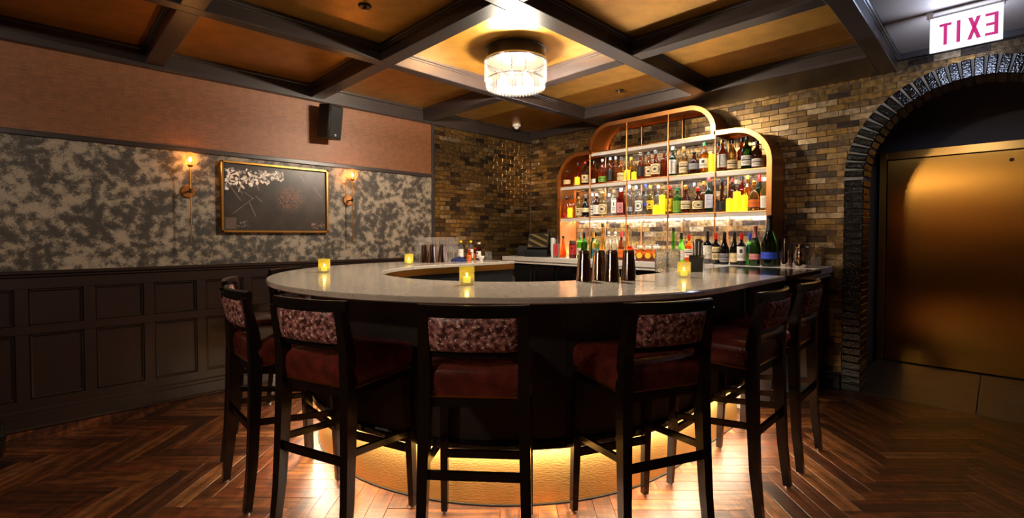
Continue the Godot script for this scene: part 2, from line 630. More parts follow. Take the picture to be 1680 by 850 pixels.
	var brocade := tex_of(512, 512, func(i):
		var a := f1[i] / 255.0 + (f3[i] / 255.0 - 0.5) * 0.3
		var b := f2[i] / 255.0 + (f3[i] / 255.0 - 0.5) * 0.3
		var c := Color(0.60, 0.38, 0.36)
		if a < 0.38:
			c = Color(0.26, 0.13, 0.13)
		elif a > 0.62:
			c = Color(0.68, 0.47, 0.44)
		if b > 0.73:
			c = Color(0.95, 0.87, 0.82)
		elif b < 0.30:
			c = Color(0.30, 0.15, 0.15)
		return c)
	M.brocade = tri_map(mat(Color(1, 1, 1), 0.45), 3.0, false)
	M.brocade.albedo_texture = brocade
	M.hide_panel = tri_map(mat(Color(0.13, 0.10, 0.095), 0.45), 1.2)
	bump(M.hide_panel, grey_tex(256, 256, l2), 0.06)
	M.white_stone = tri_map(mat(Color(0.78, 0.76, 0.73), 0.25), 0.55)
	M.black_gloss = mat(Color(0.03, 0.03, 0.035), 0.12)
	M.black_matt = mat(Color(0.045, 0.045, 0.05), 0.55)
	M.white_plastic = mat(Color(0.85, 0.83, 0.8), 0.4)
	M.saucer = mat(Color(0.9, 0.89, 0.86), 0.2)
	M.clear = glass(Color(0.97, 0.98, 0.97))
	M.tumbler = glass(Color(1, 1, 1), false, 0.02)
	M.crystal = glass(Color(1, 1, 1), false, 0.004)
	M.votive = glass(Color(0.80, 0.76, 0.34), false, 0.30)
	M.wax = glow(Color(1.0, 0.82, 0.10), 1.2)
	M.votive_wax = glow(Color(1.0, 0.86, 0.30), 1.6)
	M.bulb = glow(Color(1.0, 0.95, 0.86), 9.0)
	M.amber_bulb = glow(Color(1.0, 0.78, 0.42), 11.0)
	M.led = glow(Color(1.0, 0.92, 0.78), 3.0)
	M.led_warm = glow(Color(1.0, 0.80, 0.50), 4.0)
	M.globe = glass(Color(0.95, 0.62, 0.25), false, 0.11)
	# printed paper labels
	M.print = []
	for k in 5:
		M.print.append(label_print(k))

func label_print(k: int) -> ImageTexture:
	var im := Image.create(96, 96, false, Image.FORMAT_RGB8)
	im.fill(Color(1, 1, 1))
	var ink := Color(0.22, 0.2, 0.2)
	var r := RandomNumberGenerator.new()
	r.seed = 300 + k
	if k == 0:
		for y in [16, 24, 62, 70, 78]:
			im.fill_rect(Rect2i(14 + r.randi() % 14, y, 44 + r.randi() % 20, 3), ink)
		im.fill_rect(Rect2i(12, 36, 72, 12), ink)
	elif k == 1:
		for y in 96:
			for x in 96:
				var d := Vector2(x - 48, y - 48).length()
				if (d > 30 and d < 36) or d < 12 or (d > 17 and d < 19):
					im.set_pixel(x, y, ink)
	elif k == 2:
		im.fill_rect(Rect2i(0, 0, 96, 8), ink)
		im.fill_rect(Rect2i(0, 86, 96, 10), ink)
		for x in range(12, 84):
			for t in 4:
				im.set_pixel(x, int(44 + sin(x * 0.45) * 8 + sin(x * 0.21) * 5) + t, ink)
	elif k == 3:
		for y in range(10, 90, 9):
			im.fill_rect(Rect2i(24, y, 48 - r.randi() % 24, 2), ink)
	else:
		im.fill_rect(Rect2i(38, 18, 20, 26), ink)
		for y in [56, 66, 74]:
			im.fill_rect(Rect2i(18, y, 60, 3), ink)
	return ImageTexture.create_from_image(im)

func paper_label(c: Color, k: int) -> StandardMaterial3D:
	var key := "label%s%d" % [c.to_html(), k]
	if not cache.has(key):
		var m := mat(c, 0.6)
		m.albedo_texture = M.print[k]
		m.texture_repeat = false
		cache[key] = m
	return cache[key]

# ---------------------------------------------------------------- the scene
func _ready() -> void:
	rng.seed = 7
	var cam := Camera3D.new()
	cam.name = "camera"
	cam.projection = Camera3D.PROJECTION_FRUSTUM
	cam.near = 0.05
	cam.far = 60.0
	cam.size = 0.05 * 850.0 / FOCAL
	cam.frustum_offset = Vector2(0, -0.05 * 17.8 / FOCAL)
	cam.position = EYE
	cam.rotation = Vector3(deg_to_rad(-1.4), deg_to_rad(45.54), 0)
	add_child(cam)
	cam.current = true
	cam_basis = cam.basis
	var env := Environment.new()
	env.background_mode = Environment.BG_COLOR
	env.background_color = Color(0, 0, 0)
	env.tonemap_mode = Environment.TONE_MAPPER_LINEAR
	env.tonemap_exposure = 1.06
	env.sdfgi_enabled = true
	env.ssao_enabled = true
	env.ssil_enabled = true
	var we := WorldEnvironment.new()
	we.name = "world_environment"
	we.environment = env
	add_child(we)
	make_materials()
	build_floor()
	build_left_wall()
	build_back_wall()
	build_entry()
	build_ceiling()
	build_far_walls()
	build_bar()
	build_back_bar()
	build_stools()
	build_chandeliers()
	build_wall_things()
	build_exit_sign()
	build_ceiling_things()
	build_bottles()
	build_counter_things()

func lamp(parent: Node, at: Vector3, energy: float, c: Color, size := 0.02) -> OmniLight3D:
	var l := OmniLight3D.new()
	l.name = "light"
	l.light_color = c
	l.light_energy = energy
	l.light_size = size
	l.omni_range = 12.0
	l.omni_attenuation = 2.0
	l.shadow_enabled = true
	parent.add_child(l, true)
	l.position = at
	return l

# an oblong light; it shines along "towards"
func strip_light(parent: Node, at: Vector3, along: Vector3, towards: Vector3, size: Vector2, energy: float, c: Color) -> void:
	var l := AreaLight3D.new()
	l.name = "light"
	l.area_size = size
	l.light_energy = energy
	l.light_color = c
	l.area_range = 12.0
	l.area_attenuation = 2.0
	l.area_normalize_energy = true
	l.shadow_enabled = true
	parent.add_child(l, true)
	var z := -towards.normalized()
	var x := along.normalized()
	l.transform = Transform3D(Basis(x, z.cross(x), z), at)

func build_floor() -> void:
	var floor_ := thing("floor", "dark oak herringbone floor with stone tiles inside the arch", "floor", Vector3.ZERO, 0, "", "structure")
	var b := MB.new()
	b.box(Vector3(WX - 0.2, -0.12, -6.6), Vector3(3.6, -0.012, 3.4))
	obj("subfloor", b, M.subfloor, floor_)
	var L := 0.54
	var W := 0.09
	var e1 := Vector3(cos(PI / 4), 0, -sin(PI / 4))
	var e2 := Vector3(-sin(PI / 4), 0, -cos(PI / 4))
	var room := PackedVector2Array([Vector2(WX, WZ), Vector2(1.6, WZ), Vector2(1.6, 1.6), Vector2(WX, 1.6)])
	var tints := [Color(0.33, 0.145, 0.055), Color(0.24, 0.10, 0.038), Color(0.42, 0.205, 0.085), Color(0.16, 0.065, 0.026), Color(0.31, 0.115, 0.042), Color(0.38, 0.165, 0.055), Color(0.20, 0.08, 0.035), Color(0.48, 0.25, 0.11), Color(0.27, 0.095, 0.038), Color(0.12, 0.05, 0.022)]
	var variants := []
	for k in tints.size():
		var q := MB.new()
		q.col = tints[k]
		q.uo = Vector2(k * 0.173, k * 0.31)
		plank_shape(q, L, W)
		variants.append(q)
	var list := []
	for m in range(-9, 10):
		for k in range(-90, 91):
			for kind in 2:
				var o := Vector2(k * W + m * L, k * W - m * L)
				var c2 := o + (Vector2(L, W) / 2 if kind == 0 else Vector2(-W / 2, L / 2))
				var c3 := e1 * c2.x + e2 * c2.y
				c3 += Vector3(-1.2, 0, -1.6)
				if c3.x < WX - 0.25 or c3.x > 1.5 or c3.z < WZ - 0.25 or c3.z > 1.3:
					continue
				if Vector2(c3.x - CX, c3.z - CZ).length() < 1.05:
					continue
				var x := e1 if kind == 0 else e2
				var z := x.cross(Vector3.UP)
				list.append([c3, Basis(x, Vector3.UP, z)])
	var order := []
	for i in list.size():
		var rel: Vector3 = cam_basis.inverse() * (list[i][0] - EYE)
		var seen := rel.z < -1.6 and absf(rel.x / rel.z) < 1.12
		order.append([(0.0 if seen else 100.0) - rel.z, i])
	order.sort()
	var rest := MB.new()
	var made := 0
	var meshes := []
	for q in variants:
		meshes.append(q.mesh())
	for o in order:
		var c: Vector3 = list[o[1]][0]
		var bs: Basis = list[o[1]][1]
		var half := (bs.x.abs() * L + bs.z.abs() * W) / 2
		var inside: bool = c.x - half.x > WX and c.z - half.z > WZ
		var var_ := rng.randi() % tints.size()
		var dy := rng.randf_range(-0.0006, 0.0006)
		if inside and made < 300 and o[0] < 50.0:
			made += 1
			var n := obj("plank", meshes[var_], M.oak, floor_)
			n.transform = Transform3D(bs, c + Vector3.UP * dy)
		elif inside:
			var q: MB = variants[var_]
			var base := rest.v.size()
			var t := Transform3D(bs, c + Vector3.UP * dy)
			for i in q.v.size():
				rest.v.append(t * q.v[i])
				rest.n.append(bs * q.n[i])
			rest.uv.append_array(q.uv)
			rest.c.append_array(q.c)
			for i in q.ix:
				rest.ix.append(base + i)
		else:
			# cut off at the wall
			var u := bs.x * (L / 2 - 0.001)
			var w := bs.z * (W / 2 - 0.001)
			var poly := PackedVector2Array()
			for s in [u + w, u - w, -u - w, -u + w]:
				poly.append(Vector2(c.x + s.x, c.z + s.z))
			for cut in Geometry2D.intersect_polygons(poly, room):
				var tr := Geometry2D.triangulate_polygon(cut)
				rest.col = tints[var_]
				for i in range(0, tr.size(), 3):
					var a: Vector2 = cut[tr[i]]
					var d: Vector2 = cut[tr[i + 1]]
					var e: Vector2 = cut[tr[i + 2]]
					if (d - a).cross(e - a) > 0:
						var sw := d
						d = e
						e = sw
					var i0 := rest.p(Vector3(a.x, 0, a.y), Vector3.UP, Vector2(a.x, a.y))
					rest.p(Vector3(d.x, 0, d.y), Vector3.UP, Vector2(d.x, d.y))
					rest.p(Vector3(e.x, 0, e.y), Vector3.UP, Vector2(e.x, e.y))
					rest.ix.append_array([i0, i0 + 2, i0 + 1])
	var r := obj("farther_planks", rest, M.oak, floor_)
	r.set_meta("kind", "stuff")
	# stone tiles behind the arch
	for i in 2:
		for j in 3:
			var t2 := MB.new()
			t2.bbox(Vector3(-0.9 + i * 0.8 + 0.002, -0.012, -6.32 + j * 0.49 + 0.002), Vector3(-0.1 + i * 0.8 - 0.002, 0.0, -5.83 + j * 0.49 - 0.002), 0.002)
			obj("floor_tile", t2, M.slate, floor_)

func plank_shape(q: MB, L: float, W: float) -> void:
	var k := 0.0011
	var h := Vector3(L / 2 - 0.0006, 0, W / 2 - 0.0006)
	var a := Vector3(-h.x + k, 0, h.z - k)
	var b := Vector3(h.x - k, 0, h.z - k)
	var c := Vector3(h.x - k, 0, -h.z + k)
	var d := Vector3(-h.x + k, 0, -h.z + k)
	q.quad(a, b, c, d)
	var y := Vector3.DOWN * k
	var a2 := Vector3(-h.x, 0, h.z) + y
	var b2 := Vector3(h.x, 0, h.z) + y
	var c2 := Vector3(h.x, 0, -h.z) + y
	var d2 := Vector3(-h.x, 0, -h.z) + y
	q.quad(a2, b2, b, a)
	q.quad(b2, c2, c, b)
	q.quad(c2, d2, d, c)
	q.quad(d2, a2, a, d)
	var z := Vector3.DOWN * 0.01
	q.quad(a2 + z, b2 + z, b2, a2)
	q.quad(b2 + z, c2 + z, c2, b2)
	q.quad(c2 + z, d2 + z, d2, c2)
	q.quad(d2 + z, a2 + z, a2, d2)

# bricks over a wall whose own axes are u (to the right), v (up), n (out); region and hole are polygons in (u, v)
func lay_bricks(parent: Node, frame: Transform3D, region: Rect2, hole: PackedVector2Array, hidden: Callable, most: int) -> void:
	var PU := 0.1525
	var PV := 0.0508
	var J := 0.0026
	var full := MB.new()
	brick_shape(full, Vector2(PU - J, PV - J))
	var full_mesh := full.mesh()
	var list := []
	var rows := int(ceil(region.size.y / PV))
	for r in rows:
		var v0 := region.position.y + r * PV
		var shift: float = [0.0, 0.5, 0.08, 0.55][r % 4] * PU
		var cols := int(ceil(region.size.x / PU)) + 1
		for k in range(-1, cols):
			var u0 := region.position.x + k * PU + shift
			var ua := maxf(u0 + J / 2, region.position.x)
			var ub := minf(u0 + PU - J / 2, region.end.x)
			var vb := minf(v0 + PV - J, region.end.y)
			if ub - ua < 0.012 or vb - v0 < 0.01:
				continue
			var mid := Vector2((ua + ub) / 2, (v0 + vb) / 2)
			var w := frame * Vector3(mid.x, mid.y, 0)
			var rel: Vector3 = cam_basis.inverse() * (w - EYE)
			var inview := rel.z < 0 and absf(rel.x / rel.z) < 1.08
			var out: bool = hidden.call(mid) or not inview
			list.append([(100.0 if out else 0.0) - rel.z, ua, ub, v0, vb])
	list.sort()
	var rest := MB.new()
	var made := 0
	for q in list:
		var size := Vector2(q[2] - q[1], q[4] - q[3])
		var mid := Vector2((q[1] + q[2]) / 2, (q[3] + q[4]) / 2)
		var tilt := Basis(Vector3.RIGHT, rng.randfn(0, 0.012)) * Basis(Vector3.UP, rng.randfn(0, 0.009))
		var tone: int = [0, 0, 1, 1, 1, 2, 2, 3, 4, 5, 5, 6][rng.randi() % 12]
		var t := frame * Transform3D(tilt, Vector3(mid.x, mid.y, 0))
		var one := MB.new()
		var whole := size.is_equal_approx(Vector2(PU - J, PV - J))
		if hole.size() > 2:
			var rect := PackedVector2Array([Vector2(q[1], q[3]), Vector2(q[2], q[3]), Vector2(q[2], q[4]), Vector2(q[1], q[4])])
			var left := Geometry2D.clip_polygons(rect, hole)
			if left.is_empty():
				continue
			if left.size() > 1 or left[0].size() != 4 or not Geometry2D.intersect_polygons(rect, hole).is_empty():
				whole = false
				t = frame
				for piece in left:
					one.plate(piece, -0.006, 0.0)
			elif not whole:
				brick_shape(one, size)
		elif not whole:
			brick_shape(one, size)
		if made < most and q[0] < 50.0:
			made += 1
			var o := obj("brick", full_mesh if whole else one.mesh(), M.brick[tone], parent)
			o.transform = t
		else:
			var src := full if whole else one
			var base := rest.v.size()
			var c: Color = M.brick[tone].albedo_color.srgb_to_linear()
			for i in src.v.size():
				rest.v.append(t * src.v[i])
				rest.n.append(t.basis * src.n[i])
				rest.c.append(c)
			rest.uv.append_array(src.uv)
			for i in src.ix:
				rest.ix.append(base + i)
	if rest.v.size():
		obj("farther_bricks", rest, M.brick_merged, parent).set_meta("kind", "stuff")

func brick_shape(q: MB, size: Vector2) -> void:
	var h := size / 2
	var k := 0.0016
	var z := -0.007
	var f := [Vector3(-h.x + k, -h.y + k, 0), Vector3(h.x - k, -h.y + k, 0), Vector3(h.x - k, h.y - k, 0), Vector3(-h.x + k, h.y - k, 0)]
	var s := [Vector3(-h.x, -h.y, -k), Vector3(h.x, -h.y, -k), Vector3(h.x, h.y, -k), Vector3(-h.x, h.y, -k)]
	q.quad(f[0], f[1], f[2], f[3])
	for i in 4:
		var j := (i + 1) % 4
		q.quad(s[i], s[j], f[j], f[i])
		q.quad(s[i] + Vector3(0, 0, z), s[j] + Vector3(0, 0, z), s[j], s[i])

func build_left_wall() -> void:
	var w := thing("wall_left", "long wall of dark wainscot, distressed grey wallpaper and copper cloth, bricked beyond", "wall", Vector3.ZERO, 0, "", "structure")
	var z0 := -3.2
	var z1 := 3.2
	var b := MB.new()
	b.box(Vector3(WX - 0.22, -0.1, WZ - 0.22), Vector3(WX - 0.012, 3.0, z1 + 0.2))
	obj("core", b, M.grout, w)
	b = MB.new()
	b.box(Vector3(WX - 0.012, 1.05, z0), Vector3(WX, 1.98, z1))
	obj("wallpaper", b, M.paper, w)
	b = MB.new()
	b.box(Vector3(WX - 0.012, 1.98, z0), Vector3(WX, CEIL, z1))
	obj("copper_cloth", b, M.copper_cloth, w)
	# wainscot: rails run the length, stiles stand between them, each field is a panel of its own
	var rows := [[0.20, 0.64], [0.70, 0.945]]
	for r in [[0.64, 0.70], [0.945, 1.04]]:
		b = MB.new()
		b.bbox(Vector3(WX - 0.012, r[0], z0), Vector3(WX + 0.018, r[1], z1), 0.002)
		obj("rail", b, M.panel_paint, w)
	b = MB.new()
	b.box(Vector3(WX - 0.012, 0.12, z0), Vector3(WX + 0.018, 0.20, z1))
	obj("rail", b, M.panel_paint, w)
	b = MB.new()
	b.bbox(Vector3(WX - 0.012, 1.045, z0), Vector3(WX + 0.045, 1.07, z1), 0.006)
	b.bbox(Vector3(WX - 0.012, 1.025, z0), Vector3(WX + 0.032, 1.046, z1), 0.006)
	obj("dado_cap", b, M.panel_paint, w)
	var pitch := 0.342
	for k in range(-4, 9):
		var za := 0.075 - k * pitch
		var zb := za - 0.277
		if zb < z0:
			zb = z0 + 0.02
		if za - zb < 0.05:
			continue
		for row in rows:
			b = MB.new()
			b.box(Vector3(WX - 0.012, row[0], zb), Vector3(WX + 0.0, row[1], za))
			var p := obj("panel", b, M.panel_paint, w)
			b = MB.new()
			for e in [[row[0], row[0] + 0.016], [row[1] - 0.016, row[1]]]:
				b.bbox(Vector3(WX, e[0], zb), Vector3(WX + 0.011, e[1], za), 0.005)
			for e in [[zb, zb + 0.016], [za - 0.016, za]]:
				b.bbox(Vector3(WX, row[0], e[0]), Vector3(WX + 0.011, row[1], e[1]), 0.005)
			obj("moulding", b, M.panel_paint, p)
		for row in rows:
			b = MB.new()
			b.box(Vector3(WX - 0.012, row[0], za), Vector3(WX + 0.018, row[1], za + 0.065))
			obj("stile", b, M.panel_paint, w)
	var base := thing("baseboard_left", "dark stepped baseboard under the wainscot panels", "baseboard", Vector3.ZERO, 0, "", "structure")
	b = MB.new()
	b.bbox(Vector3(WX - 0.01, 0, z0), Vector3(WX + 0.034, 0.105, z1), 0.004)
	b.bbox(Vector3(WX - 0.01, 0.10, z0), Vector3(WX + 0.026, 0.135, z1), 0.006)
	obj("board", b, M.panel_paint, base)
	b = MB.new()
	b.bbox(Vector3(WX + 0.03, 0, z0), Vector3(WX + 0.05, 0.022, z1), 0.008)
	obj("shoe_moulding", b, M.panel_paint, base)
	var t := thing("trim_1", "dark upright trim strip between copper cloth and glazed brick", "trim", Vector3.ZERO, 0, "", "structure")
	b = MB.new()
	b.bbox(Vector3(WX - 0.01, 0, -3.225), Vector3(WX + 0.022, BEAM, -3.19), 0.003)
	obj("strip", b, M.timber, t)
	t = thing("trim_2", "dark level trim strip between wallpaper and copper cloth", "trim", Vector3.ZERO, 0, "", "structure")
	b = MB.new()
	b.bbox(Vector3(WX - 0.01, 1.975, z0), Vector3(WX + 0.016, 2.012, z1), 0.003)
	obj("strip", b, M.timber, t)
	# glazed bricks on the far stretch
	var f := Transform3D(Basis(Vector3.FORWARD, Vector3.UP, Vector3.RIGHT), Vector3(WX, 0, 0))
	lay_bricks(w, f, Rect2(3.228, 0.95, 4.838 - 3.228, BEAM - 0.95), PackedVector2Array(), func(m: Vector2): return m.y < 1.06, 300)

func arch_poly(r: float) -> PackedVector2Array:
	var p := PackedVector2Array()
	p.append(Vector2(-0.125 - r, -0.5))
	for i in 41:
		var a := PI - PI * i / 40
		p.append(Vector2(-0.125 + cos(a) * r, 1.79 + sin(a) * r))
	p.append(Vector2(-0.125 + r, -0.5))
	return p

func build_back_wall() -> void:
	var w := thing("wall_back", "wall of bronze glazed bricks with a black brick arch", "wall", Vector3.ZERO, 0, "", "structure")
	var outer := arch_poly(0.80)
	var rect := PackedVector2Array([Vector2(WX - 0.2, -0.1), Vector2(3.6, -0.1), Vector2(3.6, 3.0), Vector2(WX - 0.2, 3.0)])
	var b := MB.new()
	for piece in Geometry2D.clip_polygons(rect, outer):
		b.plate(piece, WZ - 0.26, WZ - 0.006)
	obj("core", b, M.grout, w)
	var f := Transform3D(Basis(), Vector3(0, 0, WZ))
	lay_bricks(w, f, Rect2(WX + 0.002, 0.135, 1.0 - WX, CEIL - 0.135), outer, func(m: Vector2): return (m.x < -1.0 and m.y < 1.05) or (m.x < -3.8 and m.y < 1.3) or m.y > 2.74 or (m.x < -0.7 and m.y > 2.6), 300)
	# the arch: mortar ring, then one brick after another
	var inner := arch_poly(0.672)
	b = MB.new()
	for piece in Geometry2D.clip_polygons(outer, inner):
		b.plate(Geometry2D.intersect_polygons(piece, rect)[0], WZ - 0.25, WZ + 0.004)
	obj("mortar", b, M.mortar, w)
	var vous := MB.new()
	vous.bbox(Vector3(-0.068, -0.026, -0.255), Vector3(0.068, 0.026, 0.018), 0.006)
	var vm := vous.mesh()
	var n := 35
	for i in n:
		var a := PI * (i + 0.5) / n
		var d := Vector2(cos(a), sin(a))
		var o := obj("arch_brick", vm, M.crackle, w)
		var tl := Basis(Vector3.RIGHT, rng.randfn(0, 0.02)) * Basis(Vector3.UP, rng.randfn(0, 0.02))
		o.transform = Transform3D(Basis(Vector3(d.x, d.y, 0), Vector3(-d.y, d.x, 0), Vector3.BACK) * tl, Vector3(-0.125 + d.x * 0.733, 1.79 + d.y * 0.733, WZ))
	var jamb := MB.new()
	jamb.bbox(Vector3(-0.068, -0.0285, -0.255), Vector3(0.068, 0.0285, 0.018), 0.006)
	var jm := jamb.mesh()
	for s in [-1, 1]:
		for k in 29:
			var o := obj("arch_brick", jm, M.crackle, w)
			o.transform = Transform3D(Basis(Vector3.UP, rng.randfn(0, 0.012)) * Basis(Vector3.RIGHT, rng.randfn(0, 0.012)), Vector3(-0.125 + s * 0.733, 0.031 + k * 0.0611, WZ))
	var base := thing("baseboard_back", "black stepped baseboard under the bricks beside the arch", "baseboard", Vector3.ZERO, 0, "", "structure")
	b = MB.new()
	b.bbox(Vector3(-1.9, 0, WZ - 0.005), Vector3(-0.93, 0.10, WZ + 0.03), 0.004)
	b.bbox(Vector3(-1.9, 0.095, WZ - 0.005), Vector3(-0.93, 0.132, WZ + 0.02), 0.006)
	obj("board", b, M.black_paint, base)

func build_entry() -> void:
	var w := thing("wall_entry", "dark plaster walls of the small lobby behind the arch", "wall", Vector3.ZERO, 0, "", "structure")
	var b := MB.new()
	b.box(Vector3(-1.1, -0.1, -6.5), Vector3(-0.93, 3.0, WZ - 0.27))
	obj("side_wall", b, M.dark_wall, w)
	b = MB.new()
	b.box(Vector3(0.68, -0.1, -6.5), Vector3(0.85, 3.0, WZ - 0.27))
	obj("side_wall", b, M.dark_wall, w)
	b = MB.new()
	b.box(Vector3(-1.1, 2.17, -6.5), Vector3(0.85, 3.0, -6.32))
	b.box(Vector3(-1.1, -0.1, -6.6), Vector3(0.85, 2.2, -6.42))
	b.box(Vector3(0.33, -0.1, -6.45), Vector3(0.7, 2.2, -6.32))
	obj("end_wall", b, M.dark_wall, w)
	b = MB.new()
	b.box(Vector3(-1.1, 2.86, -6.5), Vector3(0.85, 3.0, WZ - 0.27))
	obj("lobby_ceiling", b, M.dark_wall, w)
	var d := thing("door_1", "tall polished brass door under the black brick arch", "door", Vector3(-0.83, 0, -6.3), 0, "", "structure")
	b = MB.new()
	b.bbox(Vector3(0, 0.012, -0.045), Vector3(1.13, 2.085, 0), 0.002)
	obj("leaf", b, M.door_brass, d)
	for q in [[Vector3(-0.066, 0, -0.1), Vector3(-0.006, 2.172, 0.016)], [Vector3(1.136, 0, -0.1), Vector3(1.20, 2.172, 0.016)]]:
		b = MB.new()
		b.bbox(q[0], q[1], 0.003)
		obj("frame_post", b, M.brass, d)
	b = MB.new()
	b.bbox(Vector3(-0.006, 2.092, -0.1), Vector3(1.136, 2.172, 0.016), 0.003)
	obj("frame_header", b, M.brass, d)
	var e := on_back(1660, 262, -6.3) - d.position
	b = MB.new()
	b.xf = Transform3D(Basis(Vector3.RIGHT, PI / 2), e)
	b.lathe([Vector2(0, 0), Vector2(0.016, 0), Vector2(0.016, 0.006), Vector2(0.01, 0.009), Vector2(0.006, 0.005), Vector2(0, 0.005)], 20)
	obj("door_viewer", b, M.chrome, d)

func build_far_walls() -> void:
	var b := MB.new()
	var w := thing("wall_right", "dark panelled wall across the room from the wainscot", "wall", Vector3.ZERO, 0, "", "structure")
	b.box(Vector3(3.4, -0.1, WZ), Vector3(3.6, 3.0, 3.4))
	obj("plaster", b, M.panel_paint, w)
	b = MB.new()
	b.box(Vector3(3.385, 1.05, WZ), Vector3(3.4, CEIL, 3.2))
	obj("copper_cloth", b, M.copper_cloth, w)
	w = thing("wall_front", "dark panelled wall behind the seats", "wall", Vector3.ZERO, 0, "", "structure")
	b = MB.new()
	b.box(Vector3(WX - 0.2, -0.1, 3.2), Vector3(3.6, 3.0, 3.4))
	obj("plaster", b, M.panel_paint, w)
	b = MB.new()
	b.box(Vector3(WX, 1.05, 3.185), Vector3(3.385, CEIL, 3.2))
	obj("copper_cloth", b, M.copper_cloth, w)

func build_ceiling() -> void:
	var c := thing("ceiling", "coffered ceiling of dark beams and gold foil panels", "ceiling", Vector3.ZERO, 0, "", "structure")
	var b := MB.new()
	b.box(Vector3(WX - 0.2, CEIL + 0.01, WZ - 0.2), Vector3(3.6, 3.05, 3.4))
	obj("slab", b, M.black_paint, c)
	var xs := [[-3.33, -3.235], [-2.01, -1.875], [-0.70, -0.585], [0.64, 0.76], [1.97, 2.09]]
	var zs := [[-3.17, -3.05], [-1.93, -1.81], [-0.69, -0.57], [0.55, 0.67], [1.79, 1.91]]
	for i in xs.size():
		b = MB.new()
		var far := -4.3 if i < 2 else WZ
		b.bbox(Vector3(xs[i][0], BEAM, far), Vector3(xs[i][1], CEIL + 0.02, 3.2), 0.004)
		b.bbox(Vector3(xs[i][0] - 0.016, 2.695, far), Vector3(xs[i][1] + 0.016, CEIL + 0.02, 3.2), 0.006)
		b.bbox(Vector3(xs[i][0] - 0.006, 2.682, far), Vector3(xs[i][1] + 0.006, 2.70, 3.2), 0.003)
		obj("beam", b, M.timber, c)
	var xa := [WX + 0.05, -3.235, -1.875, -0.585, 0.76, 2.09]
	var xb := [-3.33, -2.01, -0.70, 0.64, 1.97, 3.4]
	for i in 6:
		for z in zs:
			b = MB.new()
			b.bbox(Vector3(xa[i], BEAM, z[0]), Vector3(xb[i], CEIL + 0.02, z[1]), 0.004)
			b.bbox(Vector3(xa[i], 2.695, z[0] - 0.016), Vector3(xb[i], CEIL + 0.02, z[1] + 0.016), 0.006)
			b.bbox(Vector3(xa[i], 2.682, z[0] - 0.006), Vector3(xb[i], 2.70, z[1] + 0.006), 0.003)
			obj("cross_beam", b, M.timber, c)
		var za := [WZ, -3.05, -1.81, -0.57, 0.67, 1.91]
		var zb := [-3.17, -1.93, -0.69, 0.55, 1.79, 3.2]
		for j in 6:
			var pieces := [[za[j], zb[j]]]
			if j == 0 and i in [1, 2]:
				pieces = [[-4.30, -4.148], [-4.144, -3.17]]
			for q in pieces:
				b = MB.new()
				b.bbox(Vector3(xa[i], CEIL, q[0]), Vector3(xb[i], CEIL + 0.012, q[1]), 0.002)
				obj("ceiling_panel", b, M.plaster if i == 3 and j == 0 else M.foil, c)
	b = MB.new()
	b.bbox(Vector3(-3.33, BEAM, WZ - 0.1), Vector3(-0.70, CEIL + 0.02, -4.30), 0.004)
	b.bbox(Vector3(-3.33, 2.695, WZ), Vector3(-0.70, CEIL + 0.02, -4.284), 0.006)
	obj("soffit", b, M.timber, c)
	b = MB.new()
	b.bbox(Vector3(WX - 0.02, 2.575, WZ), Vector3(WX + 0.05, CEIL + 0.02, 3.2), 0.004)
	b.bbox(Vector3(WX - 0.02, 2.695, WZ), Vector3(WX + 0.066, CEIL + 0.02, 3.2), 0.006)
	obj("edge_beam", b, M.timber, c)
	b = MB.new()
	b.bbox(Vector3(WX + 0.05, 2.62, WZ - 0.02), Vector3(-3.33, CEIL + 0.02, WZ + 0.05), 0.004)
	obj("edge_beam", b, M.timber, c)
	b = MB.new()
	b.bbox(Vector3(-0.585, 2.675, WZ - 0.02), Vector3(3.4, CEIL + 0.02, WZ + 0.05), 0.004)
	obj("edge_beam", b, M.timber, c)

# the horseshoe: from the end of the right arm round the front to the end of the left arm, one metre from its centre
func horseshoe(zr: float, zl: float, steps := 72) -> Array:
	var p := []
	var k := maxi(1, int((CZ - zr) / 0.15))
	for i in k:
		p.append([Vector3(CX + 1, 0, zr + (CZ - zr) * i / k), Vector3.RIGHT])
	for i in steps + 1:
		var t := PI / 2 - PI * i / steps
		var d := Vector3(sin(t), 0, cos(t))
		p.append([Vector3(CX, 0, CZ) + d, d])
	k = maxi(1, int((CZ - zl) / 0.15))
	for i in k:
		p.append([Vector3(CX - 1, 0, CZ + (zl - CZ) * (i + 1) / k), Vector3.LEFT])
	return p

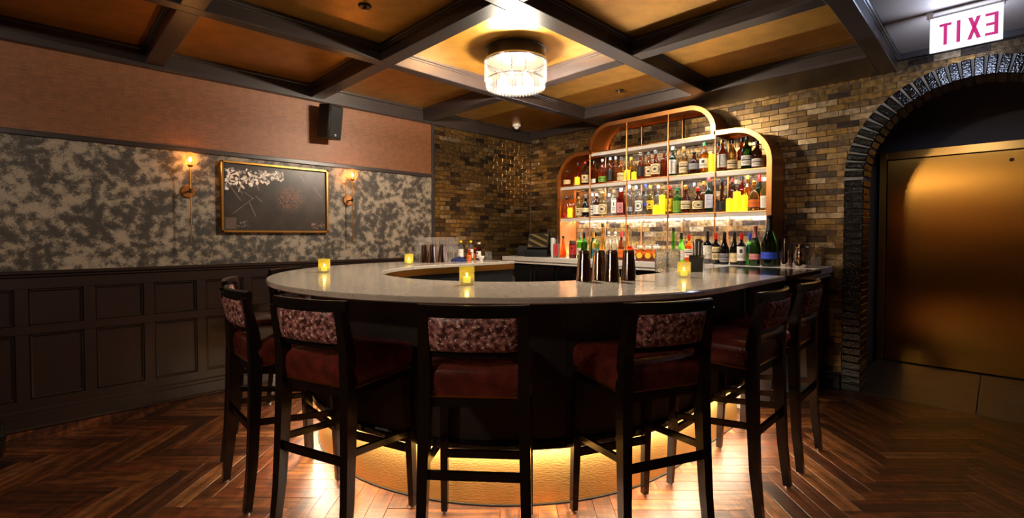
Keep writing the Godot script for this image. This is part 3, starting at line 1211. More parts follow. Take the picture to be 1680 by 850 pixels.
func build_bar() -> void:
	var base := thing("bar_counter", "black drum-shaped bar front with glowing gold plinth", "bar")
	var path := horseshoe(-3.41, -3.5)
	var n := path.size()
	var b: MB
	# hide-covered panels with thin open joints
	var marks := [0, 6, 18, 30, 42, 54, 66, 78, n - 1]
	for i in marks.size() - 1:
		b = MB.new()
		var part: Array = path.slice(marks[i], marks[i + 1] + 1)
		var gap: Vector3 = (part[1][0] - part[0][0]).normalized() * 0.002
		part[0] = [part[0][0] + gap, part[0][1]]
		b.sweep(part, [Vector2(0.36, 0.335), Vector2(0.385, 0.335), Vector2(0.385, 1.0), Vector2(0.36, 1.0)])
		obj("front_panel", b, M.hide_panel, base)
	b = MB.new()
	b.sweep(path, [Vector2(0.28, 0.295), Vector2(0.36, 0.295), Vector2(0.36, 1.014), Vector2(0.28, 1.014)])
	obj("carcass", b, M.black_matt, base)
	b = MB.new()
	b.sweep(path, [Vector2(0.35, 0.292), Vector2(0.394, 0.292), Vector2(0.397, 0.297), Vector2(0.397, 0.33), Vector2(0.39, 0.338), Vector2(0.35, 0.338)])
	obj("lower_rail", b, M.black_gloss, base)
	b = MB.new()
	b.sweep(path, [Vector2(0.30, 0.98), Vector2(0.43, 0.98), Vector2(0.43, 1.0145), Vector2(0.30, 1.0145)])
	obj("apron", b, M.black_matt, base)
	# gold-leafed plinth, in three bent sheets
	for s in [[0, 24], [24, 60], [60, n - 1]]:
		b = MB.new()
		b.sweep(path.slice(s[0], s[1] + 1), [Vector2(0.30, 0.0), Vector2(0.347, 0.0), Vector2(0.347, 0.30), Vector2(0.30, 0.30)])
		obj("plinth", b, M.gold_leaf, base)
	b = MB.new()
	b.sweep(path, [Vector2(0.345, 0.0), Vector2(0.353, 0.0), Vector2(0.353, 0.008), Vector2(0.345, 0.008)])
	obj("plinth_edge", b, M.black_matt, base)
	b = MB.new()
	b.sweep(path, [Vector2(0.358, 0.284), Vector2(0.370, 0.284), Vector2(0.370, 0.292), Vector2(0.358, 0.292)])
	obj("led_strip", b, M.led_warm, base)
	for i in range(1, n - 1, 3):
		var q: Array = path[i]
		var along := Vector3.UP.cross(q[1])
		var seg: float = (path[mini(i + 2, n - 1)][0] - path[maxi(i - 1, 0)][0]).length() * 1.36
		strip_light(base, q[0] + q[1] * 0.378 + Vector3.UP * 0.280, along, Vector3.DOWN + q[1] * 0.12, Vector2(seg, 0.012), 0.29 * seg / 0.18, Color(1.0, 0.92, 0.79))
	# inner side, seen across the opening
	b = MB.new()
	b.sweep(path, [Vector2(-0.04, 0.0), Vector2(-0.01, 0.0), Vector2(-0.01, 1.0145), Vector2(-0.04, 1.0145)])
	obj("inner_panel", b, M.black_matt, base)
	b = MB.new()
	b.sweep(path, [Vector2(-0.068, 0.962), Vector2(-0.04, 0.962), Vector2(-0.04, 1.0145), Vector2(-0.068, 1.0145)])
	obj("inner_edging", b, M.brass, base)
	b = MB.new()
	b.sweep(path, [Vector2(-0.28, 0.80), Vector2(-0.04, 0.80), Vector2(-0.04, 0.815), Vector2(-0.28, 0.815)])
	obj("work_shelf", b, M.dark_steel, base)
	# worktop
	var top := thing("marble_worktop", "pale veined marble horseshoe worktop on the bar", "worktop")
	b = MB.new()
	b.sweep(path, [Vector2(-0.07, 1.019), Vector2(-0.066, 1.015), Vector2(0.632, 1.015), Vector2(0.64, 1.021), Vector2(0.64, 1.039), Vector2(0.634, 1.045), Vector2(-0.066, 1.045), Vector2(-0.07, 1.041)])
	obj("slab", b, M.marble, top)
	# lift-up flap that closes the gap to the back counter
	var flap := thing("counter_flap", "dark lift-up flap joining marble bar to back counter", "counter flap", Vector3(-1.3, 1.02, -3.86))
	b = MB.new()
	b.bbox(Vector3(-0.33, -0.008, -0.415), Vector3(0.335, 0.024, 0.445), 0.003)
	obj("board", b, M.black_gloss, flap)
	b = MB.new()
	b.bbox(Vector3(0.336, -0.006, -0.415), Vector3(0.342, 0.023, 0.445), 0.001)
	obj("edging", b, M.dark_steel, flap)
	b = MB.new()
	b.bbox(Vector3(0.09, -0.60, -0.41), Vector3(0.115, -0.01, 0.435), 0.003)
	obj("gate_panel", b, M.black_matt, flap)
	var bin := thing("waste_bin", "low white bin on the floor under the lift-up flap", "bin", Vector3(-1.36, 0, -3.92))
	b = MB.new()
	b.stack(0.13, 0.20, 0.03, [Vector2(0.02, 0.0), Vector2(0.0, 0.36), Vector2(-0.006, 0.36), Vector2(-0.006, 0.38), Vector2(0.0, 0.385)], 4)
	obj("body", b, M.white_plastic, bin)
	b = MB.new()
	b.stack(0.125, 0.195, 0.03, [Vector2(0.0, 0.384), Vector2(0.0, 0.392), Vector2(0.01, 0.397)], 4)
	obj("lid", b, M.black_matt, bin)
	# back counter and the units under it
	var bc := thing("back_counter_top", "long white stone back counter along the brick wall", "worktop", Vector3(-2.78, 0.96, -4.56))
	b = MB.new()
	b.bbox(Vector3(-1.775, 0.03, -0.275), Vector3(1.78, 0.085, 0.27), 0.003)
	obj("slab", b, M.white_stone, bc)
	b = MB.new()
	b.bbox(Vector3(-1.775, 0.0, -0.275), Vector3(1.77, 0.027, 0.255), 0.002)
	obj("under_slab", b, M.white_stone, bc)
	var x := -1.02
	var names := [["steel_cabinet", "dark steel undercounter cabinet at the flap end", 0.60], ["bottle_fridge", "black undercounter bottle fridge next to the steel cabinet", 0.68], ["bottle_fridge", "black undercounter bottle fridge in the middle of the run", 0.68], ["bottle_fridge", "black undercounter bottle fridge third from the steel cabinet", 0.68], ["bottle_fridge", "black undercounter bottle fridge under the till", 0.68]]
	for u in names:
		var wd: float = u[2]
		var c := thing(u[0], u[1], "cabinet", Vector3(x - wd / 2, 0, -4.58), 0, "" if u[0] == "steel_cabinet" else "fridges under the back counter")
		var light: bool = u[0] == "steel_cabinet"
		b = MB.new()
		b.box(Vector3(-wd / 2 + 0.003, 0.1, -0.25), Vector3(wd / 2 - 0.003, 0.955, 0.21))
		obj("body", b, M.dark_steel if light else M.black_matt, c)
		b = MB.new()
		b.box(Vector3(-wd / 2 + 0.02, 0.0, -0.24), Vector3(wd / 2 - 0.02, 0.1, 0.17))
		obj("plinth", b, M.black_matt, c)
		for s in [-1, 1]:
			b = MB.new()
			b.bbox(Vector3(minf(0.0, s * (wd / 2 - 0.005)) + 0.003, 0.12, 0.211), Vector3(maxf(0.0, s * (wd / 2 - 0.005)) - 0.003, 0.94, 0.236), 0.003)
			var dr := obj("door", b, M.dark_steel if light else M.black_gloss, c)
			b = MB.new()
			b.tube([Vector3(s * 0.03, 0.62, 0.255), Vector3(s * 0.03, 0.88, 0.255)], 0.006)
			b.tube([Vector3(s * 0.03, 0.64, 0.235), Vector3(s * 0.03, 0.64, 0.256)], 0.005)
			b.tube([Vector3(s * 0.03, 0.86, 0.235), Vector3(s * 0.03, 0.86, 0.256)], 0.005)
			obj("handle", b, M.steel, dr)
		x -= wd + 0.01

func arc(c: Vector2, r: float, a0: float, a1: float, k := 14) -> Array:
	var out := []
	for i in k + 1:
		var a := deg_to_rad(a0 + (a1 - a0) * i / k)
		out.append(c + Vector2(cos(a), sin(a)) * r)
	return out

# a strip of sheet bent along (x, y) points, t thick to its inner side, from z0 to z1
func ribbon(b: MB, pts: Array, t: float, z0: float, z1: float) -> void:
	var nor := []
	for i in pts.size():
		var d := Vector2.ZERO
		if i > 0:
			d += (pts[i] - pts[i - 1]).normalized()
		if i < pts.size() - 1:
			d += (pts[i + 1] - pts[i]).normalized()
		d = d.normalized()
		nor.append(Vector2(-d.y, d.x))
	for i in pts.size() - 1:
		var n0 := Vector3(nor[i].x, nor[i].y, 0)
		var n1 := Vector3(nor[i + 1].x, nor[i + 1].y, 0)
		var a := Vector3(pts[i].x, pts[i].y, 0)
		var c := Vector3(pts[i + 1].x, pts[i + 1].y, 0)
		var f := Vector3(0, 0, z1)
		var k := Vector3(0, 0, z0)
		b.quad_s(a + k, a + f, c + f, c + k, n0, n0, n1, n1)
		b.quad_s(a + f - n0 * t, a + k - n0 * t, c + k - n1 * t, c + f - n1 * t, -n0, -n0, -n1, -n1)
		b.quad(a + f, a + f - n0 * t, c + f - n1 * t, c + f)
		b.quad(a + k - n0 * t, a + k, c + k, c + k - n1 * t)

func build_back_bar() -> void:
	var P := Vector3(-2.59, TOP, -4.66)
	var s := thing("back_bar_shelf", "stepped round-shouldered copper shelving unit filled with bottles", "shelving", P)
	var xl := -3.79
	var xr := -1.385
	var ul := -3.315
	var ur := -1.872
	var b: MB
	var sides := [
		[Vector2(xl, TOP)] + arc(Vector2(xl + 0.33, 1.955), 0.33, 180, 90) + [Vector2(ul + 0.02, 2.285)],
		[Vector2(ul, 2.25)] + arc(Vector2(ul + 0.27, 2.295), 0.27, 180, 90) + arc(Vector2(ur - 0.27, 2.295), 0.27, 90, 0) + [Vector2(ur, 2.25)],
		[Vector2(ur - 0.02, 2.285)] + arc(Vector2(xr - 0.33, 1.955), 0.33, 90, 0) + [Vector2(xr, TOP)],
	]
	for pts in sides:
		b = MB.new()
		b.xf = Transform3D(Basis(), -P)
		ribbon(b, pts, 0.012, WZ + 0.002, -4.505)
		var band := obj("copper_band", b, M.copper_satin, s)
		b = MB.new()
		b.xf = Transform3D(Basis(), -P)
		ribbon(b, pts, 0.042, -4.505, -4.494)
		obj("front_lip", b, M.copper, band)
		b = MB.new()
		b.xf = Transform3D(Basis(), -P)
		ribbon(b, pts, 0.03, WZ + 0.002, WZ + 0.016)
		obj("rear_lip", b, M.copper, band)
	for q in [[1.525, xl + 0.014, xr - 0.014], [1.905, xl + 0.014, xr - 0.014], [2.262, ul + 0.014, ur - 0.014]]:
		b = MB.new()
		b.xf = Transform3D(Basis(), -P)
		b.box(Vector3(q[1], q[0] - 0.022, WZ + 0.03), Vector3(q[2], q[0], -4.522))
		var sh := obj("shelf", b, M.white_stone, s)
		b = MB.new()
		b.xf = Transform3D(Basis(), -P)
		b.bbox(Vector3(q[1], q[0] - 0.010, -4.522), Vector3(q[2], q[0] + 0.002, -4.512), 0.002)
		obj("front_rail", b, M.copper, sh)
		b = MB.new()
		b.xf = Transform3D(Basis(), -P)
		b.box(Vector3(q[1], q[0] - 0.044, -4.524), Vector3(q[2], q[0] - 0.010, -4.514))
		obj("fascia", b, M.white_stone, sh)
	for x in [-3.312, -2.83, -2.35, -1.876]:
		var hi: float = 2.27 if x < -3.2 or x > -1.9 else 2.552
		b = MB.new()
		b.xf = Transform3D(Basis(), -P)
		b.tube([Vector3(x, TOP, -4.506), Vector3(x, hi, -4.506)], 0.0075)
		obj("front_post", b, M.copper, s)
		b = MB.new()
		b.xf = Transform3D(Basis(), -P)
		b.tube([Vector3(x, TOP, -4.815), Vector3(x, hi, -4.815)], 0.0075)
		obj("rear_post", b, M.copper, s)
	# light lines: at the back of the counter and under the lower shelf; the two higher ones are added, unseen, to brighten the bottles
	for q in [[TOP + 0.006, Vector3.UP + Vector3.FORWARD * 0.35, 7.0], [1.497, Vector3.DOWN + Vector3.FORWARD * 0.4, 3.0], [1.877, Vector3.DOWN + Vector3.FORWARD * 0.5, 0.9], [2.234, Vector3.DOWN + Vector3.FORWARD * 0.5, 0.4]]:
		b = MB.new()
		b.xf = Transform3D(Basis(), -P)
		var inset: float = 0.03 if q[0] < 2.0 else 0.52
		var back: float = WZ + 0.081 if q[0] < 1.6 else -4.547
		b.box(Vector3(xl + inset, q[0] - 0.003, back - 0.006), Vector3(xr - inset, q[0] + 0.004, back + 0.006))
		obj("led_or_fill_line", b, M.led, s)
		var off: float = 0.007 if q[1].y > 0 else -0.007
		strip_light(s, Vector3((xl + xr) / 2, q[0] + off * 0.7, back) - P, Vector3.RIGHT, q[1], Vector2(xr - xl - 2 * inset, 0.012), q[2], Color(0.95, 0.96, 1.0))

func build_stools() -> void:
	var s := thing("bar_stool", "", "bar stool", Vector3.ZERO, 0, "stools around the bar")
	var b: MB
	for k in [-1, 1]:
		b = MB.new()
		b.post([Vector3(k * 0.205, 0.012, 0.232), Vector3(k * 0.20, 0.22, 0.208), Vector3(k * 0.195, 0.45, 0.195), Vector3(k * 0.19, 0.70, 0.185), Vector3(k * 0.19, 0.84, 0.192), Vector3(k * 0.187, 1.01, 0.225)], [Vector2(0.0165, 0.0175), Vector2(0.019, 0.021), Vector2(0.021, 0.024), Vector2(0.023, 0.027), Vector2(0.022, 0.024), Vector2(0.018, 0.017)])
		var leg := obj("rear_leg", b, M.ebony, s)
		b = MB.new()
		b.lathe([Vector2(0, 0), Vector2(0.012, 0), Vector2(0.012, 0.013), Vector2(0, 0.013)], 10)
		obj("glide", b, M.steel, leg, Vector3(k * 0.205, 0, 0.232))
		b = MB.new()
		b.post([Vector3(k * 0.20, 0.012, -0.208), Vector3(k * 0.197, 0.30, -0.198), Vector3(k * 0.19, 0.70, -0.185)], [Vector2(0.0145, 0.0145), Vector2(0.018, 0.018), Vector2(0.0215, 0.0215)])
		leg = obj("front_leg", b, M.ebony, s)
		b = MB.new()
		b.lathe([Vector2(0, 0), Vector2(0.011, 0), Vector2(0.011, 0.013), Vector2(0, 0.013)], 10)
		obj("glide", b, M.steel, leg, Vector3(k * 0.20, 0, -0.208))
		b = MB.new()
		b.beam(Vector3(k * 0.196, 0.42, 0.198), Vector3(k * 0.195, 0.37, -0.196), 0.018, 0.028)
		obj("side_stretcher", b, M.ebony, s)
	b = MB.new()
	b.beam(Vector3(-0.197, 0.385, 0.199), Vector3(0.197, 0.385, 0.199), 0.018, 0.032)
	obj("rear_stretcher", b, M.ebony, s)
	b = MB.new()
	b.beam(Vector3(-0.197, 0.29, -0.194), Vector3(0.197, 0.29, -0.194), 0.02, 0.034)
	obj("footrest", b, M.ebony, s)
	# seat
	b = MB.new()
	b.stack(0.212, 0.205, 0.03, [Vector2(0.012, 0.685), Vector2(0.004, 0.69), Vector2(0.004, 0.70), Vector2(0.0, 0.72), Vector2(-0.004, 0.75), Vector2(0.0, 0.78), Vector2(0.012, 0.797), Vector2(0.035, 0.806)], 5, 0.012)
	var seat := obj("seat_cushion", b, M.leather, s, Vector3(0, 0, -0.012))
	b = MB.new()
	b.stack(0.214, 0.207, 0.03, [Vector2(0.004, 0.6825), Vector2(0.0, 0.685), Vector2(0.0, 0.689), Vector2(0.004, 0.6915)], 5)
	obj("piping", b, M.brass, seat)
	b = MB.new()
	b.stack(0.20, 0.20, 0.02, [Vector2(0.0, 0.645), Vector2(0.0, 0.684)], 3)
	obj("seat_frame", b, M.ebony, s, Vector3(0, 0, -0.012))
	var nail := MB.new()
	nail.lathe([Vector2(0.0035, 0), Vector2(0.003, 0.002), Vector2(0, 0.003)], 8)
	var nm := nail.mesh()
	for q in [[-0.155, 0.2], [0.155, 0.2]]:
		for y in [0.705, 0.745]:
			var o := obj("nailhead", nm, M.steel, seat)
			o.transform = Transform3D(Basis(Vector3.RIGHT, PI / 2), Vector3(q[0], y, 0.2065))
	for sx in [-1, 1]:
		for y in [0.705, 0.745]:
			for z in [-0.165, 0.135]:
				var o := obj("nailhead", nm, M.steel, seat)
				o.transform = Transform3D(Basis(Vector3.BACK, -sx * PI / 2), Vector3(sx * 0.2135, y, z))
	# back: bent rails and an upholstered pad between them
	var bent := func(x: float) -> float: return 0.03 * (1.0 - pow(x / 0.2, 2))
	for r in [["top_rail", 0.998, 1.045, 0.216, 0.024, 0.212], ["lower_rail", 0.842, 0.868, 0.184, 0.016, 0.19]]:
		b = MB.new()
		var path := []
		for i in 13:
			var x: float = -r[5] + 2 * r[5] * i / 12.0
			path.append([Vector3(x, 0, r[3] + bent.call(x)), Vector3(x * 0.3, 0, 1).normalized()])
		var h: float = r[4] / 2
		b.sweep(path, [Vector2(-h, r[1] + 0.003), Vector2(-h + 0.003, r[1]), Vector2(h - 0.003, r[1]), Vector2(h, r[1] + 0.003), Vector2(h, r[2] - 0.006), Vector2(h - 0.006, r[2]), Vector2(-h + 0.006, r[2]), Vector2(-h, r[2] - 0.006)])
		obj(r[0], b, M.ebony, s)
	b = MB.new()
	for i in 14:
		for side in 2:
			var x0 := -0.168 + 0.336 * i / 14.0
			var x1 := -0.168 + 0.336 * (i + 1) / 14.0
			for j in 6:
				var y0 := 0.868 + 0.131 * j / 6.0
				var y1 := 0.868 + 0.131 * (j + 1) / 6.0
				var f := func(x: float, y: float) -> Vector3:
					var lean := 0.192 + (y - 0.84) * 0.19
					var puff := 0.014 * sqrt(maxf(0.0, 1.0 - pow(x / 0.1685, 6))) * sqrt(maxf(0.0, 1.0 - pow((y - 0.9335) / 0.066, 6)))
					return Vector3(x, y, lean + bent.call(x) + (0.006 + puff) * (1 if side == 0 else -1))
				var nf := func(x: float, y: float) -> Vector3:
					var e := 0.004
					var n: Vector3 = (f.call(x + e, y) - f.call(x - e, y)).cross(f.call(x, y + e) - f.call(x, y - e)).normalized()
					return n if side == 0 else -n
				if side == 0:
					b.quad_s(f.call(x0, y0), f.call(x1, y0), f.call(x1, y1), f.call(x0, y1), nf.call(x0, y0), nf.call(x1, y0), nf.call(x1, y1), nf.call(x0, y1))
				else:
					b.quad_s(f.call(x1, y0), f.call(x0, y0), f.call(x0, y1), f.call(x1, y1), nf.call(x1, y0), nf.call(x0, y0), nf.call(x0, y1), nf.call(x1, y1))
	obj("back_pad", b, M.brocade, s)
	# where each stands: angle round the bar centre, distance of the seat's middle from it
	var ord := ["first", "second", "third", "fourth", "fifth", "sixth", "seventh", "eighth"]
	var spots := [[Vector3(-3.895, 0, -1.544), -53.0], [Vector3(-3.208, 0, -1.016), -22.0], [Vector3(-2.642, 0, -0.899), -1.5], [Vector3(-2.072, 0, -0.986), 19.0], [Vector3(-1.521, 0, -1.309), 41.7], [Vector3(-1.115, 0, -1.868), 66.3], [Vector3(-0.978, 0, -2.525), 90.0], [Vector3(-0.976, 0, -3.14), 91.0]]
	for i in 8:
		var label := "bar stool with oxblood seat and brocade back, %s from the wainscot wall" % ord[i]
		var turn := deg_to_rad(spots[i][1])
		if i == 0:
			s.position = spots[0][0]
			s.rotation.y = turn
			s.set_meta("label", label)
		else:
			copy(s, spots[i][0], turn, label)

func build_chandeliers() -> void:
	var c := thing("chandelier", "round flush crystal prism chandelier glowing above the bar", "chandelier", Vector3(-2.61, CEIL, -2.60))
	var b := MB.new()
	b.lathe([Vector2(0, -0.085), Vector2(0.224, -0.085), Vector2(0.224, -0.01), Vector2(0.232, -0.006), Vector2(0.232, 0.0)], 40)
	obj("canopy", b, M.bronze, c)
	b = MB.new()
	b.lathe([Vector2(0.222, -0.106), Vector2(0.240, -0.106), Vector2(0.242, -0.102), Vector2(0.242, -0.089), Vector2(0.240, -0.085), Vector2(0.222, -0.085)], 40)
	obj("rim", b, M.chrome, c)
	b = MB.new()
	b.lathe([Vector2(0.214, -0.235), Vector2(0.226, -0.235), Vector2(0.226, -0.230), Vector2(0.214, -0.230), Vector2(0.214, -0.235)], 40)
	obj("lower_ring", b, M.chrome, c)
	for tier in [[52, 0.230, -0.106, -0.236, "prism"], [50, 0.218, -0.235, -0.285, "lower_prism"], [30, 0.13, -0.232, -0.295, "inner_prism"]]:
		var pm := MB.new()
		var hw := 0.0115
		var poly := [Vector2(-hw, 0.0), Vector2(-hw * 0.35, 0.009), Vector2(hw * 0.35, 0.009), Vector2(hw, 0.0), Vector2(0.0, -0.007)]
		for i in 5:
			var p0: Vector2 = poly[i]
			var p1: Vector2 = poly[(i + 1) % 5]
			pm.quad(Vector3(p1.x, tier[3], p1.y), Vector3(p0.x, tier[3], p0.y), Vector3(p0.x, tier[2], p0.y), Vector3(p1.x, tier[2], p1.y))
			pm._flip_if(Vector3.ZERO, Vector3(p0.x + p1.x, 0, p0.y + p1.y))
			pm.tri(Vector3(p0.x, tier[3], p0.y), Vector3(0, tier[3] - 0.01, 0.002), Vector3(p1.x, tier[3], p1.y))
		var mesh := pm.mesh()
		for i in tier[0]:
			var a: float = TAU * i / tier[0]
			var o := obj(tier[4], mesh, M.crystal, c)
			o.transform = Transform3D(Basis(Vector3.UP, a), Vector3(sin(a) * tier[1], 0, cos(a) * tier[1]))
	var bm := MB.new()
	bm.lathe([Vector2(0, -0.045), Vector2(0.012, -0.04), Vector2(0.017, -0.02), Vector2(0.014, 0.005), Vector2(0.008, 0.02), Vector2(0, 0.025)], 12)
	var bulb := bm.mesh()
	for i in 6:
		var a := TAU * (i + 0.5) / 6
		var at := Vector3(sin(a) * 0.105, -0.205, cos(a) * 0.105)
		obj("bulb", bulb, M.bulb, c, at)
		lamp(c, at + Vector3(0, -0.01, 0), 1.0, Color(1.0, 0.93, 0.83), 0.018)
		b = MB.new()
		b.tube([at + Vector3(0, 0.024, 0), Vector3(at.x, -0.085, at.z)], 0.008)
		obj("socket", b, M.chrome, c)
	var c2 := copy(c, Vector3(-1.29, CEIL, 1.23), 0.0, "round flush crystal prism chandelier over the seats before the bar")
	for l in c2.get_children():
		if l is Light3D:
			l.light_energy = 0.4

func build_wall_things() -> void:
	# two globe sconces
	var first: Node3D = null
	for q in [[312, 265, "brass sconce with amber glass globe, beside picture on side away from bricks"], [578, 289, "brass wall sconce with amber glass globe between the picture and the bricks"]]:
		var g := on_left(q[0], q[1], WX + 0.10)
		var at := Vector3(WX, 1.66, g.z)
		if first != null:
			copy(first, at, 0, q[2])
			continue
		var s := thing("wall_sconce", q[2], "wall sconce", at, 0, "globe sconces on the wallpaper")
		first = s
		var b := MB.new()
		b.xf = Transform3D(Basis(Vector3.BACK, -PI / 2), Vector3.ZERO)
		b.lathe([Vector2(0, 0), Vector2(0.052, 0), Vector2(0.052, 0.01), Vector2(0.046, 0.016), Vector2(0, 0.016)], 28)
		obj("backplate", b, M.copper, s)
		b = MB.new()
		b.tube([Vector3(0.014, 0, 0), Vector3(0.10, 0, 0)], 0.008)
		b.tube([Vector3(0.10, -0.018, 0), Vector3(0.10, 0.018, 0)], 0.011)
		obj("arm", b, M.bronze, s)
		b = MB.new()
		b.tube([Vector3(0.10, -0.42, 0), Vector3(0.10, 0.19, 0)], 0.0045)
		obj("rod", b, M.brass, s)
		b = MB.new()
		b.lathe([Vector2(0.006, 0.185), Vector2(0.016, 0.19), Vector2(0.02, 0.205), Vector2(0.012, 0.21), Vector2(0, 0.21)], 16)
		obj("globe_cup", b, M.brass, s, Vector3(0.10, 0, 0))
		# ribbed glass globe
		b = MB.new()
		var pts := []
		for i in 17:
			var a := -PI / 2 + PI * i / 16.0 * 0.98 + 0.03
			var r := 0.055 * (1.0 + 0.03 * (i % 2))
			pts.append(Vector2(cos(a) * r, 0.248 + sin(a) * r))
		b.lathe(pts, 20)
		obj("globe", b, M.globe, s, Vector3(0.10, 0, 0))
		b = MB.new()
		b.lathe([Vector2(0, 0.222), Vector2(0.009, 0.228), Vector2(0.013, 0.244), Vector2(0.009, 0.26), Vector2(0, 0.264)], 12)
		obj("bulb", b, M.amber_bulb, s, Vector3(0.10, 0, 0))
		lamp(s, Vector3(0.10, 0.245, 0), 0.06, Color(1.0, 0.66, 0.33), 0.012)
	for q in [[-2.0, "nearer the wainscot"], [-0.6, "farther from the wainscot"]]:
		copy(first, Vector3(q[0], 1.66, 3.185), PI / 2, "brass sconce with amber globe on the copper wall behind the seats, %s" % q[1])
	# framed picture
	var a1 := on_left(362, 264, WX + 0.04)
	var a2 := on_left(539, 381, WX + 0.04)
	var zc := (a1.z + a2.z) / 2
	var hw := absf(a2.z - a1.z) / 2
	var yc := 1.635
	var hh := 0.30
	var f := thing("framed_picture", "dark photographic print with white blossoms in thin gold frame", "picture", Vector3(WX, yc, zc))
	var b := MB.new()
	for y in [-hh, hh - 0.018]:
		b.bbox(Vector3(0.004, y, -hw), Vector3(0.045, y + 0.018, hw), 0.002)
	for z in [-hw, hw - 0.018]:
		b.bbox(Vector3(0.004, -hh, z), Vector3(0.045, hh, z + 0.018), 0.002)
	obj("frame", b, M.brass, f)
	b = MB.new()
	b.box(Vector3(0.003, -hh + 0.015, -hw + 0.015), Vector3(0.028, hh - 0.015, hw - 0.015))
	obj("backing", b, M.black_matt, f)
	b = MB.new()
	var y2 := hh - 0.03
	var z2 := hw - 0.03
	var i0 := b.p(Vector3(0.031, -y2, z2), Vector3.RIGHT, Vector2(0, 1))
	b.p(Vector3(0.031, -y2, -z2), Vector3.RIGHT, Vector2(1, 1))
	b.p(Vector3(0.031, y2, -z2), Vector3.RIGHT, Vector2(1, 0))
	b.p(Vector3(0.031, y2, z2), Vector3.RIGHT, Vector2(0, 0))
	b.ix.append_array([i0, i0 + 2, i0 + 1, i0, i0 + 3, i0 + 2])
	b.box(Vector3(0.028, -y2, -z2), Vector3(0.0305, y2, z2))
	var art := mat(Color(1, 1, 1), 0.3)
	art.albedo_texture = art_print()
	art.texture_repeat = false
	obj("print", b, art, f)
	# loudspeaker
	var sp := on_left(543, 200, WX + 0.16)
	var s2 := thing("loudspeaker", "black wall-mounted loudspeaker tilted down on the copper cloth", "loudspeaker", Vector3(WX, sp.y, sp.z))
	b = MB.new()
	b.xf = Transform3D(Basis(Vector3.UP, 0.35) * Basis(Vector3.BACK, -0.12), Vector3(0.14, 0, 0))
	b.stack(0.075, 0.085, 0.02, [Vector2(0.006, -0.155), Vector2(0.0, -0.15), Vector2(0.0, 0.15), Vector2(0.006, 0.155)], 4)
	obj("cabinet", b, M.black_matt, s2)
	var spx := b.xf
	b = MB.new()
	b.xf = spx
	b.bbox(Vector3(0.0755, -0.14, -0.072), Vector3(0.081, 0.14, 0.072), 0.003)
	var gr := obj("grille", b, mat(Color(0.05, 0.045, 0.045), 0.7), s2)
	b = MB.new()
	b.xf = spx
	for k in 3:
		b.cbox(Vector3(0.0815, -0.118, 0.008 - k * 0.008), Vector3(0.001, 0.012, 0.003))
	b.cbox(Vector3(0.0815, -0.111, 0.0), Vector3(0.001, 0.003, 0.019))
	b.cbox(Vector3(0.0815, -0.127, 0.0), Vector3(0.001, 0.0025, 0.014))
	obj("badge", b, M.white_plastic, gr)
	b = MB.new()
	b.cbox(Vector3(0.02, 0, 0), Vector3(0.04, 0.10, 0.06))
	b.tube([Vector3(0.03, 0.02, 0), Vector3(0.09, 0.02, 0)], 0.014)
	obj("bracket", b, M.black_matt, s2)

func art_print() -> ImageTexture:
	var W := 480
	var H := 304
	var n1 := noise_bytes(W, H, 0.01, 201, 4)
	var n2 := noise_bytes(W, H, 0.05, 202, 4)
	var im := Image.create(W, H, false, Image.FORMAT_RGB8)
	for y in H:
		for x in W:
			var k := n1[y * W + x] / 255.0
			var c := Color(0.15, 0.12, 0.105).lerp(Color(0.23, 0.19, 0.165), k)
			var u := float(x) / W
			var v := float(y) / H
			c = c.lerp(Color(0.44, 0.40, 0.38), clampf((u - 0.45) * 2.4, 0, 1) * clampf(0.95 - v, 0, 1) * (0.7 + 0.3 * k))
			var d := Vector2((u - 0.62) * 1.5, v - 0.48)
			var ring := d.length()
			if ring < 0.27:
				var sw := sin(ring * 90.0 + atan2(d.y, d.x) * 2.0 + n2[y * W + x] / 18.0)
				c = c.lerp(Color(0.58, 0.37, 0.27), clampf(sw, 0, 1) * clampf((0.27 - ring) * 6, 0, 0.9))
			if u < 0.1 and v > 0.82:
				c = c.lerp(Color(0.5, 0.42, 0.38), 0.5)
			im.set_pixel(x, y, c)
	var r := RandomNumberGenerator.new()
	r.seed = 77
	# blossom petals in the upper corner, stems below them
	for i in 170:
		var cx := r.randf() * 0.55 * W
		var lim := 0.36 - 0.22 * pow(cx / W / 0.55, 2) - 0.10 * absf(sin(cx * 0.05))
		var cy := (0.06 + r.randf() * lim) * H
		petal(im, Vector2(cx, cy), r.randf_range(5, 13), r.randf_range(3, 8), r.randf() * PI, Color(0.92, 0.85, 0.80) * [0.35, 0.6, 0.8, 0.95, 1.0][r.randi() % 5])
	for i in 18:
		petal(im, Vector2(W * r.randf_range(0.85, 0.99), H * r.randf_range(0.88, 0.98)), 7, 3, r.randf() * PI, Color(0.6, 0.46, 0.38) * r.randf_range(0.5, 1))
		petal(im, Vector2(W * r.randf_range(0.09, 0.22), H * r.randf_range(0.86, 0.97)), 5, 2, r.randf() * PI, Color(0.55, 0.52, 0.48) * r.randf_range(0.4, 1))
	for q in [[0.04, 0.32, 0.14, 0.55], [0.09, 0.30, 0.16, 0.45], [0.18, 0.42, 0.26, 0.52], [0.26, 0.50, 0.07, 0.76], [0.22, 0.58, 0.28, 0.80], [0.28, 0.47, 0.34, 0.56], [0.30, 0.30, 0.31, 0.38], [0.87, 0.25, 0.97, 0.45], [0.73, 0.08, 0.78, 0.2]]:
		var a := Vector2(q[0] * W, q[1] * H)
		var b := Vector2(q[2] * W, q[3] * H)
		for t in 120:
			petal(im, a.lerp(b, t / 119.0), 1.6, 1.0, 0, Color(0.52, 0.47, 0.43))
	return ImageTexture.create_from_image(im)

